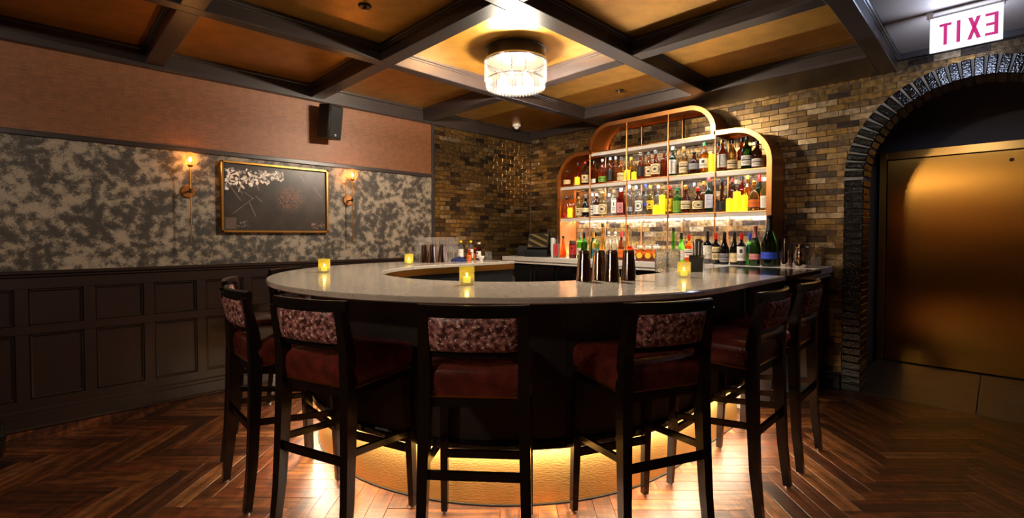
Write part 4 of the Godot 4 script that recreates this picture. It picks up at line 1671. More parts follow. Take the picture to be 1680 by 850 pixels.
func petal(im: Image, c: Vector2, a: float, b: float, t: float, col: Color) -> void:
	var m := int(ceil(maxf(a, b)))
	for y in range(-m, m + 1):
		for x in range(-m, m + 1):
			var p := Vector2(x, y).rotated(t)
			if pow(p.x / a, 2) + pow(p.y / b, 2) < 1.0:
				var q := Vector2i(int(c.x) + x, int(c.y) + y)
				if q.x >= 0 and q.y >= 0 and q.x < im.get_width() and q.y < im.get_height():
					im.set_pixel(q.x, q.y, col)

func build_exit_sign() -> void:
	var at := Vector3(-0.170, 2.567, -4.05)
	var s := thing("exit_sign", "lit white EXIT sign with magenta letters seen from behind", "exit sign", at)
	var b := MB.new()
	b.bbox(Vector3(-0.163, -0.105, -0.006), Vector3(0.163, 0.105, 0.006), 0.002)
	var panel := glow(Color(0.92, 0.96, 1.0), 1.15)
	obj("lit_panel", b, panel, s)
	b = MB.new()
	b.bbox(Vector3(-0.171, 0.102, -0.016), Vector3(0.171, 0.118, 0.016), 0.003)
	obj("top_rail", b, M.white_plastic, s)
	for x in [-0.165, 0.165]:
		b = MB.new()
		b.cbox(Vector3(x, 0.135, 0), Vector3(0.03, 0.036, 0.03))
		obj("mount", b, M.white_plastic, s)
	# block letters that show through to both faces; they read from the far side
	var ink := glow(Color(0.80, 0.16, 0.50), 0.75)
	var h := 0.066
	var st := 0.017
	var letters := {"E": 0.115, "X": 0.04, "I": -0.03, "T": -0.09}
	for ch in letters:
		b = MB.new()
		b.xf = Transform3D(Basis(), Vector3(letters[ch], -0.004, 0))
		match ch:
			"E":
				b.cbox(Vector3(0.019, 0, 0), Vector3(st, 2 * h, 0.015))
				for y in [-h + st / 2, 0.0, h - st / 2]:
					b.cbox(Vector3(-0.007 + (0.004 if y == 0.0 else 0.0), y, 0), Vector3(0.042, st * 0.9, 0.0148))
			"X":
				for k in [-1, 1]:
					b.plate(PackedVector2Array([Vector2(k * -0.030, -h), Vector2(k * -0.012, -h), Vector2(k * 0.028, h), Vector2(k * 0.010, h)]), -0.0075, 0.0075)
			"I":
				b.cbox(Vector3.ZERO, Vector3(st, 2 * h, 0.015))
			"T":
				b.cbox(Vector3.ZERO, Vector3(st, 2 * h, 0.015))
				b.cbox(Vector3(0, h - st / 2, 0), Vector3(0.056, st * 0.9, 0.0148))
		obj("sign_letter", b, ink, s)
	for k in [-1, 1]:
		strip_light(s, Vector3(0, 0, k * 0.011), Vector3.RIGHT, Vector3(0, 0, k), Vector2(0.32, 0.20), 0.5, Color(0.80, 0.86, 1.0))

func build_ceiling_things() -> void:
	var b := MB.new()
	var d := thing("smoke_detector", "white domed smoke detector in the corner coffer by the bricks", "smoke detector", Vector3(-4.32, CEIL, -4.32))
	b.lathe([Vector2(0, -0.03), Vector2(0.045, -0.03), Vector2(0.052, -0.022), Vector2(0.054, 0.0)], 24)
	obj("base", b, M.white_plastic, d)
	b = MB.new()
	b.lathe([Vector2(0, -0.062), Vector2(0.018, -0.058), Vector2(0.030, -0.045), Vector2(0.032, -0.03)], 20)
	obj("sensor_dome", b, M.white_plastic, d)
	for q in [[Vector3(-2.61, CEIL, -4.02), "small round ceiling sprinkler cover above the copper shelving"], [Vector3(-2.76, CEIL, -1.44), "small round ceiling sprinkler cover over the front stools"]]:
		var s := thing("ceiling_sprinkler", q[1], "sprinkler", q[0], 0, "ceiling sprinklers")
		b = MB.new()
		b.lathe([Vector2(0, -0.012), Vector2(0.034, -0.012), Vector2(0.04, -0.004), Vector2(0.04, 0)], 24)
		obj("rosette", b, M.bronze, s)
		b = MB.new()
		b.lathe([Vector2(0, -0.03), Vector2(0.012, -0.03), Vector2(0.012, -0.012), Vector2(0, -0.012)], 14)
		obj("head", b, M.brass, s)

# ---------------------------------------------------------------- bottles
const GLASS := {
	"amber": Color(0.97, 0.60, 0.20), "dark amber": Color(0.78, 0.36, 0.11), "honey": Color(0.97, 0.78, 0.40), "brown": Color(0.50, 0.24, 0.10), "red": Color(0.85, 0.22, 0.12),
	"clear": Color(0.96, 0.98, 0.97), "pale gold": Color(0.96, 0.88, 0.55), "green": Color(0.35, 0.78, 0.25), "dark green": Color(0.16, 0.42, 0.13), "black": Color(0.03, 0.03, 0.03), "deep green": Color(0.08, 0.20, 0.08), "orange": Color(0.92, 0.38, 0.10)}
const CAP := {
	"black": Color(0.05, 0.05, 0.05), "red": Color(0.75, 0.10, 0.06), "gold": Color(0.80, 0.58, 0.22), "blue": Color(0.10, 0.24, 0.65), "white": Color(0.86, 0.85, 0.80), "green": Color(0.10, 0.42, 0.22),
	"cork": Color(0.62, 0.44, 0.26), "yellow": Color(0.95, 0.80, 0.10), "pink": Color(0.75, 0.45, 0.40), "silver": Color(0.7, 0.7, 0.7), "clear": Color(0.96, 0.98, 0.97)}
const PAPER := {
	"white": Color(0.88, 0.86, 0.82), "cream": Color(0.86, 0.77, 0.58), "grey": Color(0.55, 0.54, 0.55), "black": Color(0.07, 0.065, 0.06), "green": Color(0.45, 0.62, 0.15), "yellow": Color(0.90, 0.72, 0.12), "pink": Color(0.80, 0.50, 0.52),
	"blue": Color(0.12, 0.26, 0.75), "orange": Color(0.85, 0.42, 0.10), "teal": Color(0.15, 0.50, 0.58), "red": Color(0.72, 0.10, 0.08), "silver": Color(0.72, 0.72, 0.74)}

var spots := []

func profile(kind: String, h: float, r: float) -> Array:
	match kind:
		"spirit":
			return [Vector2(0, 0), Vector2(r * 0.9, 0), Vector2(r, 0.008), Vector2(r, h * 0.56), Vector2(r * 0.93, h * 0.63), Vector2(r * 0.66, h * 0.70), Vector2(0.016, h * 0.76), Vector2(0.0135, h * 0.8), Vector2(0.0135, h * 0.93), Vector2(0.0, h * 0.93)]
		"tall":
			return [Vector2(0, 0), Vector2(r * 0.9, 0), Vector2(r, 0.008), Vector2(r, h * 0.60), Vector2(r * 0.9, h * 0.65), Vector2(r * 0.5, h * 0.69), Vector2(0.0145, h * 0.73), Vector2(0.013, h * 0.93), Vector2(0.0, h * 0.93)]
		"wine":
			return [Vector2(0, 0), Vector2(r * 0.9, 0), Vector2(r, 0.008), Vector2(r, h * 0.60), Vector2(r * 0.9, h * 0.655), Vector2(r * 0.55, h * 0.695), Vector2(0.0145, h * 0.74), Vector2(0.0135, h * 0.97), Vector2(0.0, h * 0.97)]
		"burgundy", "champagne":
			return [Vector2(0, 0), Vector2(r * 0.9, 0), Vector2(r, 0.01), Vector2(r, h * 0.42), Vector2(r * 0.93, h * 0.50), Vector2(r * 0.70, h * 0.60), Vector2(r * 0.46, h * 0.70), Vector2(r * 0.37, h * 0.80), Vector2(r * 0.35, h * 0.97), Vector2(0.0, h * 0.97)]
		"squat":
			return [Vector2(0, 0), Vector2(r * 0.85, 0), Vector2(r, 0.012), Vector2(r * 1.02, h * 0.3), Vector2(r * 0.98, h * 0.48), Vector2(r * 0.75, h * 0.60), Vector2(r * 0.38, h * 0.68), Vector2(0.017, h * 0.74), Vector2(0.016, h * 0.84), Vector2(0.0, h * 0.84)]
		"globe":
			var p := [Vector2(0, 0), Vector2(r * 0.6, 0)]
			for i in 9:
				var a := -0.95 + 2.15 * i / 8.0
				p.append(Vector2(cos(a) * r, r * 0.86 + sin(a) * r))
			return p + [Vector2(0.015, h * 0.62), Vector2(0.013, h * 0.93), Vector2(0, h * 0.93)]
		"cone":
			return [Vector2(0, 0), Vector2(r * 0.9, 0), Vector2(r, 0.008), Vector2(r * 0.95, h * 0.2), Vector2(r * 0.6, h * 0.5), Vector2(0.013, h * 0.78), Vector2(0.011, h * 0.94), Vector2(0, h * 0.94)]
	return []

func glass_of(name_: String) -> StandardMaterial3D:
	var key := "glass " + name_
	if not cache.has(key):
		if name_ == "black":
			cache[key] = mat(GLASS.black, 0.06)
		else:
			cache[key] = glass(GLASS[name_])
	return cache[key]

func cap_of(name_: String) -> StandardMaterial3D:
	var key := "cap " + name_
	if not cache.has(key):
		if name_ == "clear":
			cache[key] = glass(GLASS.clear)
		else:
			cache[key] = mat(CAP[name_], 0.3, 0.7 if name_ in ["gold", "silver", "pink"] else 0.0)
	return cache[key]

# kind, height, radius, glass, cap, [paper colour, print, from, to as shares of the height] or []
func bottle(called: String, label: String, group: String, at: Vector3, kind: String, h: float, r: float, g: String, cap: String, paper: Array) -> Node3D:
	var o := thing(called, label, "bottle", at, rng.randf_range(0.1, 0.6), group)
	var square := kind == "square"
	var key := "%s %.3f %.4f" % [kind, h, r]
	if not cache.has(key):
		var b := MB.new()
		if square:
			b.stack(r, r * 0.8, r * 0.3, [Vector2(0.003, 0), Vector2(0, 0.004), Vector2(0, h * 0.60), Vector2(r * 0.1, h * 0.645), Vector2(r * 0.45, h * 0.69), Vector2(r * 0.8 - 0.016, h * 0.73), Vector2(r * 0.8 - 0.014, h * 0.90)], 4)
		else:
			b.lathe(profile(kind, h, r), 20)
		cache[key] = b.mesh()
	var body := obj("body", cache[key], glass_of(g), o)
	# stopper or foil
	var neck := 0.0155
	var from := 0.895
	if kind in ["champagne", "burgundy", "wine"]:
		neck = (r * 0.37 if kind != "wine" else 0.0145) + 0.0012
		from = 0.70 if kind == "champagne" else 0.80
		if kind == "champagne":
			neck = r * 0.42
	elif kind == "squat":
		from = 0.80
	elif square:
		neck = 0.0165
		from = 0.86
	var ck := "cap %s %.3f %.4f" % [kind, h, r]
	if not cache.has(ck):
		var b := MB.new()
		if kind == "squat":
			b.lathe([Vector2(0.0, h * 0.845), Vector2(0.016, h * 0.845), Vector2(0.017, h * 0.865), Vector2(0.013, h * 0.875), Vector2(0.019, h * 0.905), Vector2(0.021, h * 0.945), Vector2(0.015, h * 0.985), Vector2(0, h)], 16)
		elif kind == "champagne":
			b.lathe([Vector2(r * 0.475, h * 0.70), Vector2(r * 0.40, h * 0.78), Vector2(r * 0.37, h * 0.93), Vector2(r * 0.42, h * 0.94), Vector2(r * 0.42, h * 0.985), Vector2(r * 0.3, h), Vector2(0, h)], 18)
		else:
			b.lathe([Vector2(0.0, h * from), Vector2(neck, h * from), Vector2(neck, h * 0.994), Vector2(neck * 0.9, h), Vector2(0, h)], 16)
		cache[ck] = b.mesh()
	obj("neck_foil" if kind in ["champagne", "burgundy", "wine"] else "stopper", cache[ck], cap_of(cap), o)
	if paper.size():
		var lk := "label %s %s" % [key, str(paper.slice(2))]
		if not cache.has(lk):
			var b := MB.new()
			var y0: float = h * paper[2]
			var y1: float = h * paper[3]
			if square:
				b.cbox(Vector3(0, (y0 + y1) / 2, r * 0.8 + 0.0004), Vector3(r * 1.5, y1 - y0, 0.0008))
				var k := b.v.size()
				for i in k:
					b.uv[i] = Vector2(clampf(b.v[i].x / (r * 1.5) + 0.5, 0, 1), 1.0 - (b.v[i].y - y0) / (y1 - y0))
			else:
				var rr := r + 0.0007 + (0.02 * r if kind == "squat" else 0.0)
				b.lathe([Vector2(rr, y0), Vector2(rr, y1)], 14, -1.5, 1.5)
				for i in b.v.size():
					b.uv[i].y = 1.0 - (b.v[i].y - y0) / (y1 - y0)
			cache[lk] = b.mesh()
		obj("label", cache[lk], paper_label(PAPER[paper[0]], paper[1]), body)
	return o

func candle(label: String, group: String, at: Vector3, h: float, saucer: bool, light := 0.004) -> void:
	var o := thing("pillar_candle", label, "candle", at, 0, group)
	var b := MB.new()
	var y := 0.006 if saucer else 0.0
	b.lathe([Vector2(0, y), Vector2(0.031, y), Vector2(0.031, y + h - 0.004), Vector2(0.027, y + h), Vector2(0.012, y + h - 0.006), Vector2(0, y + h - 0.007)], 20)
	obj("wax", b, M.wax, o)
	b = MB.new()
	b.lathe([Vector2(0, y + h - 0.008), Vector2(0.002, y + h - 0.004), Vector2(0.0035, y + h + 0.004), Vector2(0, y + h + 0.014)], 8)
	obj("flame", b, M.votive_wax, o)
	if saucer:
		b = MB.new()
		b.lathe([Vector2(0, 0), Vector2(0.03, 0), Vector2(0.046, 0.006), Vector2(0.044, 0.0075), Vector2(0.03, 0.0055), Vector2(0, 0.0055)], 20)
		obj("saucer", b, M.saucer, o)
	lamp(o, Vector3(0, y + h + 0.02, 0.0), light, Color(1.0, 0.78, 0.25), 0.01)

const ORD := ["first", "second", "third", "fourth", "fifth", "sixth", "seventh", "eighth", "ninth", "tenth", "eleventh", "twelfth", "thirteenth", "fourteenth", "fifteenth", "sixteenth", "seventeenth", "eighteenth", "nineteenth", "twentieth", "twenty-first", "twenty-second", "twenty-third", "twenty-fourth", "twenty-fifth", "twenty-sixth", "twenty-seventh", "twenty-eighth", "twenty-ninth", "thirtieth"]

# moves discs [centre, radius, fixed] apart until none touch, within the depth given
func spread(discs: Array, za: float, zb: float, xa: float, xb: float) -> void:
	for pass_ in 400:
		var moved := false
		for i in discs.size():
			for j in range(i + 1, discs.size()):
				var d: Vector2 = discs[j][0] - discs[i][0]
				var need: float = discs[i][1] + discs[j][1] + 0.002
				var l := d.length()
				if l < need:
					moved = true
					var n := d / l if l > 1e-5 else Vector2(1, 0)
					var push := n * (need - l) * 0.52
					if discs[i].size() == 2:
						discs[i][0] -= push
					if discs[j].size() == 2:
						discs[j][0] += push
		for q in discs:
			if q.size() > 2:
				continue
			q[0].y = clampf(q[0].y, za + q[1], zb - q[1])
			q[0].x = clampf(q[0].x, xa + q[1], xb - q[1])
		if not moved:
			break

# one row: entries of [pixel column, depth row, kind, height, radius, glass, cap, label paper], counted from the till end; others: [pixel column, depth row, radius] of what stands between them
func row(y: float, where: String, group: String, z0: float, list: Array, others: Array) -> Array:
	var n := 0
	var discs := []
	for q in list + others:
		var z: float = z0 - q[1]
		var r: float = q[2] if q.size() == 3 else q[4] * (1.08 if q[2] in ["squat", "square"] else 1.0)
		discs.append([Vector2(on_back(q[0], 330, z).x, z), r])
	var most: float = {"back counter": 0.5, "upper shelf": 0.305, "lower shelf": 0.34}[where]
	if where == "back counter":
		var free := discs.size()
		for x in [-3.312, -2.83, -2.35, -1.876]:
			discs.append([Vector2(x, -4.506), 0.01, true])
		for x in [-3.78, -1.395]:
			for k in 5:
				discs.append([Vector2(x, -4.49 - 0.05 * k), 0.03, true])
		spread(discs, -4.74, -4.30, -4.5, -1.01)
		discs = discs.slice(0, free)
	else:
		spread(discs, -4.79, -4.525, -3.77, -1.41)
	for q in list:
		var at := Vector3(discs[n][0].x, y, discs[n][0].y)
		var p: Array = q[7]
		var look: String = "%s glass bottle" % q[5]
		if q[2] == "champagne":
			look = "%s champagne bottle" % q[5]
		elif q[2] in ["wine", "burgundy"]:
			look = "%s wine bottle" % q[5]
		var text := "%s, %s%s, %s from till on %s" % [look, (p[0] + " label, ") if p.size() else "", q[6] + (" foil" if q[2] in ["wine", "burgundy", "champagne"] else " stopper"), ORD[n], where]
		var called: String = "wine_bottle" if q[2] in ["wine", "burgundy"] else "champagne_bottle" if q[2] == "champagne" else "liquor_bottle"
		bottle(called, text, group, at, q[2], minf(q[3], most), q[4], q[5], q[6], p)
		n += 1
	return discs.slice(n)

func build_bottles() -> void:
	var up := row(1.907, "upper shelf", "bottles on the upper shelf", -4.60, [
		[930, 0.0, "squat", 0.205, 0.046, "dark amber", "clear", ["cream", 2, 0.12, 0.42]],
		[948, 0.08, "spirit", 0.29, 0.042, "dark amber", "black", []],
		[960, 0.0, "spirit", 0.28, 0.042, "brown", "red", ["cream", 4, 0.1, 0.42]],
		[974, 0.0, "square", 0.27, 0.043, "dark amber", "black", ["white", 3, 0.06, 0.22]],
		[988, 0.0, "spirit", 0.28, 0.046, "orange", "silver", ["green", 0, 0.06, 0.28]],
		[1001, 0.02, "spirit", 0.29, 0.038, "dark amber", "silver", ["black", 1, 0.1, 0.5]],
		[1010, 0.09, "tall", 0.31, 0.036, "amber", "silver", []],
		[1019, 0.0, "squat", 0.28, 0.043, "amber", "clear", ["cream", 0, 0.06, 0.34]],
		[1035, 0.12, "tall", 0.28, 0.036, "honey", "yellow", []],
		[1049, 0.0, "squat", 0.30, 0.040, "dark amber", "clear", ["black", 1, 0.12, 0.46]],
		[1060, 0.04, "squat", 0.31, 0.040, "amber", "clear", ["cream", 1, 0.12, 0.46]],
		[1075, 0.0, "squat", 0.30, 0.046, "dark amber", "clear", ["cream", 1, 0.14, 0.5]],
		[1089, 0.05, "tall", 0.29, 0.036, "dark amber", "black", []],
		[1103, 0.0, "tall", 0.315, 0.037, "dark green", "white", ["white", 3, 0.10, 0.56]],
		[1121, 0.0, "spirit", 0.29, 0.042, "honey", "cork", ["cream", 0, 0.1, 0.48]],
		[1139, 0.0, "squat", 0.23, 0.050, "brown", "black", ["grey", 2, 0.2, 0.5]],
		[1155, 0.0, "spirit", 0.33, 0.043, "amber", "green", ["white", 4, 0.18, 0.48]],
		[1177, 0.11, "spirit", 0.30, 0.038, "amber", "black", []],
		[1185, 0.0, "spirit", 0.335, 0.042, "dark amber", "gold", ["white", 3, 0.14, 0.54]],
		[1200, 0.02, "spirit", 0.29, 0.042, "honey", "black", ["cream", 0, 0.10, 0.36]],
		[1212, 0.04, "tall", 0.30, 0.036, "red", "black", ["cream", 3, 0.08, 0.32]],
		[1225, 0.0, "spirit", 0.33, 0.044, "dark green", "black", ["white", 0, 0.12, 0.42]],
		[1239, 0.0, "spirit", 0.25, 0.043, "brown", "black", ["white", 0, 0.08, 0.36]],
		[1246, 0.09, "tall", 0.20, 0.034, "pale gold", "white", []]], [[947, -0.02, 0.046], [1032, -0.02, 0.046], [1042, -0.01, 0.031], [1169, -0.02, 0.046]])
	var low := row(1.527, "lower shelf", "bottles on the lower shelf", -4.60, [
		[922, 0.0, "squat", 0.26, 0.042, "amber", "black", ["red", 4, 0.05, 0.16]],
		[938, 0.09, "square", 0.28, 0.040, "amber", "black", []],
		[950, 0.0, "spirit", 0.25, 0.040, "pale gold", "cork", ["cream", 1, 0.1, 0.45]],
		[962, 0.0, "squat", 0.27, 0.045, "black", "clear", ["cream", 2, 0.2, 0.42]],
		[971, 0.05, "tall", 0.28, 0.033, "clear", "white", ["white", 0, 0.1, 0.5]],
		[979, 0.0, "spirit", 0.27, 0.041, "brown", "white", ["white", 3, 0.12, 0.50]],
		[990, 0.0, "squat", 0.285, 0.047, "pale gold", "gold", ["cream", 1, 0.1, 0.5]],
		[999, 0.08, "square", 0.27, 0.038, "clear", "white", []],
		[1007, 0.0, "square", 0.30, 0.036, "clear", "cork", ["white", 4, 0.12, 0.62]],
		[1019, 0.0, "square", 0.31, 0.043, "red", "white", ["pink", 1, 0.12, 0.48]],
		[1033, 0.0, "tall", 0.335, 0.039, "clear", "white", ["silver", 2, 0.12, 0.3]],
		[1043, 0.05, "tall", 0.33, 0.034, "clear", "white", []],
		[1050, 0.0, "spirit", 0.315, 0.041, "clear", "black", ["white", 1, 0.14, 0.5]],
		[1058, 0.05, "tall", 0.345, 0.037, "clear", "blue", ["blue", 3, 0.3, 0.4]],
		[1067, 0.0, "tall", 0.315, 0.038, "pale gold", "gold", ["yellow", 1, 0.2, 0.48]],
		[1080, 0.09, "spirit", 0.32, 0.038, "clear", "white", []],
		[1100, 0.0, "spirit", 0.29, 0.040, "dark amber", "red", ["yellow", 4, 0.1, 0.55]],
		[1111, 0.0, "tall", 0.265, 0.042, "green", "green", ["green", 3, 0.08, 0.5]],
		[1124, 0.0, "squat", 0.29, 0.044, "brown", "gold", ["cream", 0, 0.16, 0.44]],
		[1138, 0.06, "cone", 0.31, 0.044, "pale gold", "silver", ["yellow", 0, 0.15, 0.35]],
		[1145, 0.0, "squat", 0.26, 0.048, "brown", "red", ["cream", 1, 0.16, 0.46]],
		[1154, 0.08, "tall", 0.32, 0.037, "amber", "gold", []],
		[1163, 0.0, "tall", 0.36, 0.036, "dark green", "red", ["silver", 3, 0.14, 0.52]],
		[1185, 0.0, "globe", 0.32, 0.056, "brown", "black", ["black", 1, 0.06, 0.32]],
		[1205, 0.13, "spirit", 0.33, 0.038, "brown", "red", []],
		[1213, 0.14, "spirit", 0.34, 0.038, "red", "black", []],
		[1227, 0.04, "spirit", 0.335, 0.040, "amber", "yellow", ["yellow", 0, 0.2, 0.4]],
		[1238, 0.0, "squat", 0.28, 0.043, "honey", "gold", ["orange", 2, 0.1, 0.4]],
		[1245, 0.09, "wine", 0.345, 0.037, "dark green", "red", []],
		[1252, 0.02, "spirit", 0.30, 0.034, "pale gold", "white", ["white", 3, 0.1, 0.45]]], [[935, -0.03, 0.031], [1076, -0.03, 0.031], [1087, -0.03, 0.031], [1198, -0.03, 0.031], [1209, -0.03, 0.031], [1219, -0.03, 0.031]])
	spots = row(TOP + 0.0005, "back counter", "bottles on the back counter", -4.46, [
		[915, 0.0, "square", 0.26, 0.036, "clear", "black", ["red", 4, 0.1, 0.62]],
		[923, 0.02, "cone", 0.26, 0.040, "dark amber", "black", []],
		[951, 0.04, "wine", 0.30, 0.037, "green", "silver", ["white", 3, 0.12, 0.4]],
		[960, 0.0, "wine", 0.30, 0.037, "dark green", "black", []],
		[968, 0.05, "wine", 0.30, 0.037, "dark green", "gold", []],
		[978, 0.0, "spirit", 0.29, 0.042, "pale gold", "black", ["teal", 0, 0.1, 0.4]],
		[990, 0.0, "cone", 0.40, 0.038, "honey", "black", []],
		[1022, 0.0, "burgundy", 0.31, 0.034, "brown", "red", ["orange", 2, 0.06, 0.42]],
		[1029, 0.08, "cone", 0.38, 0.036, "honey", "black", []],
		[1111, 0.0, "globe", 0.34, 0.046, "green", "black", ["yellow", 0, 0.1, 0.28]],
		[1123, 0.0, "burgundy", 0.29, 0.036, "green", "black", ["white", 3, 0.1, 0.42]],
		[1136, 0.0, "spirit", 0.27, 0.040, "orange", "red", ["white", 0, 0.2, 0.5]],
		[1161, 0.0, "wine", 0.305, 0.0375, "black", "black", ["white", 3, 0.16, 0.56]],
		[1173, 0.0, "wine", 0.285, 0.0375, "black", "red", ["cream", 0, 0.14, 0.56]],
		[1187, 0.0, "burgundy", 0.295, 0.041, "black", "black", ["grey", 0, 0.08, 0.34]],
		[1201, 0.0, "burgundy", 0.295, 0.041, "black", "black", ["cream", 2, 0.05, 0.38]],
		[1214, 0.0, "wine", 0.285, 0.0375, "black", "red", ["white", 4, 0.14, 0.58]],
		[1227, 0.02, "wine", 0.285, 0.0375, "dark green", "blue", ["teal", 1, 0.4, 0.58]],
		[1239, -0.02, "champagne", 0.35, 0.047, "deep green", "pink", ["pink", 2, 0.14, 0.31]],
		[1263, -0.05, "champagne", 0.435, 0.062, "deep green", "black", ["blue", 2, 0.14, 0.29]]], [[1049, 0.0, 0.047], [1063, 0.0, 0.047], [1076, 0.0, 0.047], [998, 0.0, 0.041], [1010, 0.0, 0.041], [941, 0.0, 0.047], [1036, 0.0, 0.07], [1149, 0.0, 0.05], [1291, -0.06, 0.048], [1321, -0.07, 0.07], [1339, -0.02, 0.042], [1350, 0.06, 0.042], [909, 0.03, 0.038]])
	# glowing candles between the bottles
	var g := "glowing pillar candles on the copper shelving"
	var k := 0
	for q in [
		[1.907, 0.095, "yellow glowing candle on saucer at the till end of the upper shelf", true],
		[1.907, 0.11, "yellow glowing candle on saucer in the middle of the upper shelf", true],
		[1.907, 0.09, "short yellow glowing candle beside the middle saucer candle, upper shelf", false],
		[1.907, 0.17, "tall yellow glowing candle on saucer at the exit end of the upper shelf", true],
		[1.527, 0.115, "yellow glowing candle at the till end of the lower shelf", false],
		[1.527, 0.10, "short yellow glowing candle amid the clear bottles", false],
		[1.527, 0.20, "tall yellow glowing candle amid the clear bottles", false],
		[1.527, 0.125, "lowest yellow glowing candle of three at the lower shelf's exit end", false],
		[1.527, 0.185, "tallest yellow glowing candle of three at the lower shelf's exit end", false],
		[1.527, 0.15, "middle-height yellow glowing candle of three at the lower shelf's exit end", false]]:
		var c: Vector2 = up[k][0] if k < 4 else low[k - 4][0]
		candle(q[2], g, Vector3(c.x, q[0], c.y), q[1], q[3])
		k += 1

func build_counter_things() -> void:
	var b: MB
	# votive candles in yellow glass
	var src: Node3D = null
	for q in [[532, 447, "yellow votive glass alone on the marble bar"], [766, 467, "yellow votive glass on the marble bar before the wooden box"], [1122, 455, "yellow votive glass on the marble bar beside the cut mixing glasses"], [671, 434, "yellow votive glass on the marble bar beside the short shaker tins"]]:
		var at := on_level(q[0], q[1], TOP)
		if src != null:
			copy(src, at, 0.3, q[2])
			continue
		src = thing("votive_candle", q[2], "candle", at, 0, "votive candles on the bar")
		b = MB.new()
		b.lathe([Vector2(0, 0), Vector2(0.037, 0), Vector2(0.040, 0.004), Vector2(0.041, 0.095), Vector2(0.039, 0.096), Vector2(0.0375, 0.012), Vector2(0, 0.012)], 28)
		obj("cup", b, M.votive, src)
		b = MB.new()
		b.lathe([Vector2(0, 0.013), Vector2(0.02, 0.013), Vector2(0.02, 0.04), Vector2(0.012, 0.043), Vector2(0, 0.041)], 18)
		obj("wax", b, M.votive_wax, src)
		b = MB.new()
		b.lathe([Vector2(0, 0.041), Vector2(0.004, 0.046), Vector2(0.003, 0.055), Vector2(0, 0.064)], 8)
		obj("flame", b, M.bulb, src)
		lamp(src, Vector3(0, 0.053, 0), 0.006, Color(1.0, 0.80, 0.30), 0.003)
	# shaker tins
	var tin := MB.new()
	tin.lathe([Vector2(0.0435, 0.002), Vector2(0.0445, 0), Vector2(0.0455, 0.001), Vector2(0.0445, 0.003), Vector2(0.0315, 0.170), Vector2(0.030, 0.175), Vector2(0.026, 0.174), Vector2(0, 0.174)], 32)
	var tm := tin.mesh()
	var band := MB.new()
	band.lathe([Vector2(0.0327, 0.160), Vector2(0.0322, 0.1685), Vector2(0.0314, 0.1688)], 32)
	var bm := band.mesh()
	var names := ["nearest the candle", "second", "third", "fourth", "fifth"]
	var k := 0
	for q in [[937, 458], [952, 456], [968, 458], [979, 455], [993, 457]]:
		var at := on_level(q[0], q[1], TOP)
		var d := Vector2(at.x - CX, at.z - CZ)
		d = Vector2.from_angle(d.angle()) * (0.985 + (0.0 if k % 2 == 0 else 0.095))
		var o := thing("shaker_tin", "upturned tall shaker tin before the copper shelving, %s from the wooden box" % ORD[k], "shaker tin", Vector3(CX + d.x, TOP, CZ + d.y), k * 0.4, "shaker tins on the bar")
		obj("cup", tm, M.tin, o)
		obj("base_weld", bm, M.steel, o)
		k += 1
	k = 0
	for q in [Vector2(-3.93, -2.66), Vector2(-3.84, -2.69), Vector2(-3.92, -2.76), Vector2(-3.83, -2.80), Vector2(-3.91, -2.87)]:
		var o := thing("shaker_tin", "upturned shaker tin by the tumblers on far bar arm, %s from the votive" % ORD[k], "shaker tin", Vector3(q.x, TOP, q.y), k * 0.7, "shaker tins on the far bar arm")
		obj("cup", tm, M.tin, o)
		obj("base_weld", bm, M.steel, o)
		k += 1
	# tumblers in two rows
	var tg := MB.new()
	tg.lathe([Vector2(0, 0), Vector2(0.027, 0), Vector2(0.029, 0.004), Vector2(0.034, 0.15), Vector2(0.0325, 0.15), Vector2(0.027, 0.012), Vector2(0, 0.012)], 20)
	var gm := tg.mesh()
	for j in 2:
		for i in 6:
			var at := Vector3(-4.14 + j * 0.078, TOP, -2.72 - i * 0.085)
			for lift in 2:
				var o := thing("tall_tumbler", "clear %s tumbler, %s along the %s row behind the shaker tins" % [["lower stacked", "upper stacked"][lift], ORD[i], ["wall-side", "bar-side"][j]], "glass", at + Vector3(0, 0.096 * lift, 0), 0, "tumblers behind the shaker tins")
				obj("glass", gm, M.tumbler, o)
	# small bottles and bits on the far arm
	bottle("bitters_bottle", "white-labelled bitters bottle with yellow cap beside the tumblers", "bitters bottles on the far bar arm", Vector3(-4.13, TOP, -3.27), "spirit", 0.21, 0.035, "clear", "yellow", ["white", 3, 0.1, 0.56])
	bottle("bitters_bottle", "white-labelled bitters bottle with yellow cap next to the dropper bottle", "bitters bottles on the far bar arm", Vector3(-4.07, TOP, -3.36), "spirit", 0.21, 0.035, "clear", "yellow", ["white", 0, 0.1, 0.56])
	bottle("bitters_bottle", "small brown dropper bottle with white label on the far bar arm", "bitters bottles on the far bar arm", Vector3(-4.0, TOP, -3.42), "spirit", 0.19, 0.030, "brown", "white", ["white", 4, 0.1, 0.5])
	bottle("sauce_bottle", "small orange bottle beside the blue bar towel", "small orange bottles", Vector3(-3.93, TOP, -3.22), "spirit", 0.12, 0.027, "orange", "red", ["orange", 0, 0.05, 0.5])
	bottle("sauce_bottle", "small orange bottle behind the white bowl", "small orange bottles", Vector3(-4.1, TOP, -3.45), "spirit", 0.13, 0.027, "orange", "red", ["orange", 3, 0.05, 0.5])
	var o := thing("small_bowl", "small white footed bowl at the end of the far bar arm", "bowl", Vector3(-3.86, TOP, -3.33))
	b = MB.new()
	b.lathe([Vector2(0, 0), Vector2(0.018, 0), Vector2(0.018, 0.006), Vector2(0.03, 0.02), Vector2(0.038, 0.048), Vector2(0.036, 0.048), Vector2(0.028, 0.024), Vector2(0, 0.012)], 24)
	obj("bowl", b, M.saucer, o)
	o = thing("rocks_glass", "small clear glass at the end of the far bar arm", "glass", Vector3(-3.88, TOP, -3.45))
	b = MB.new()
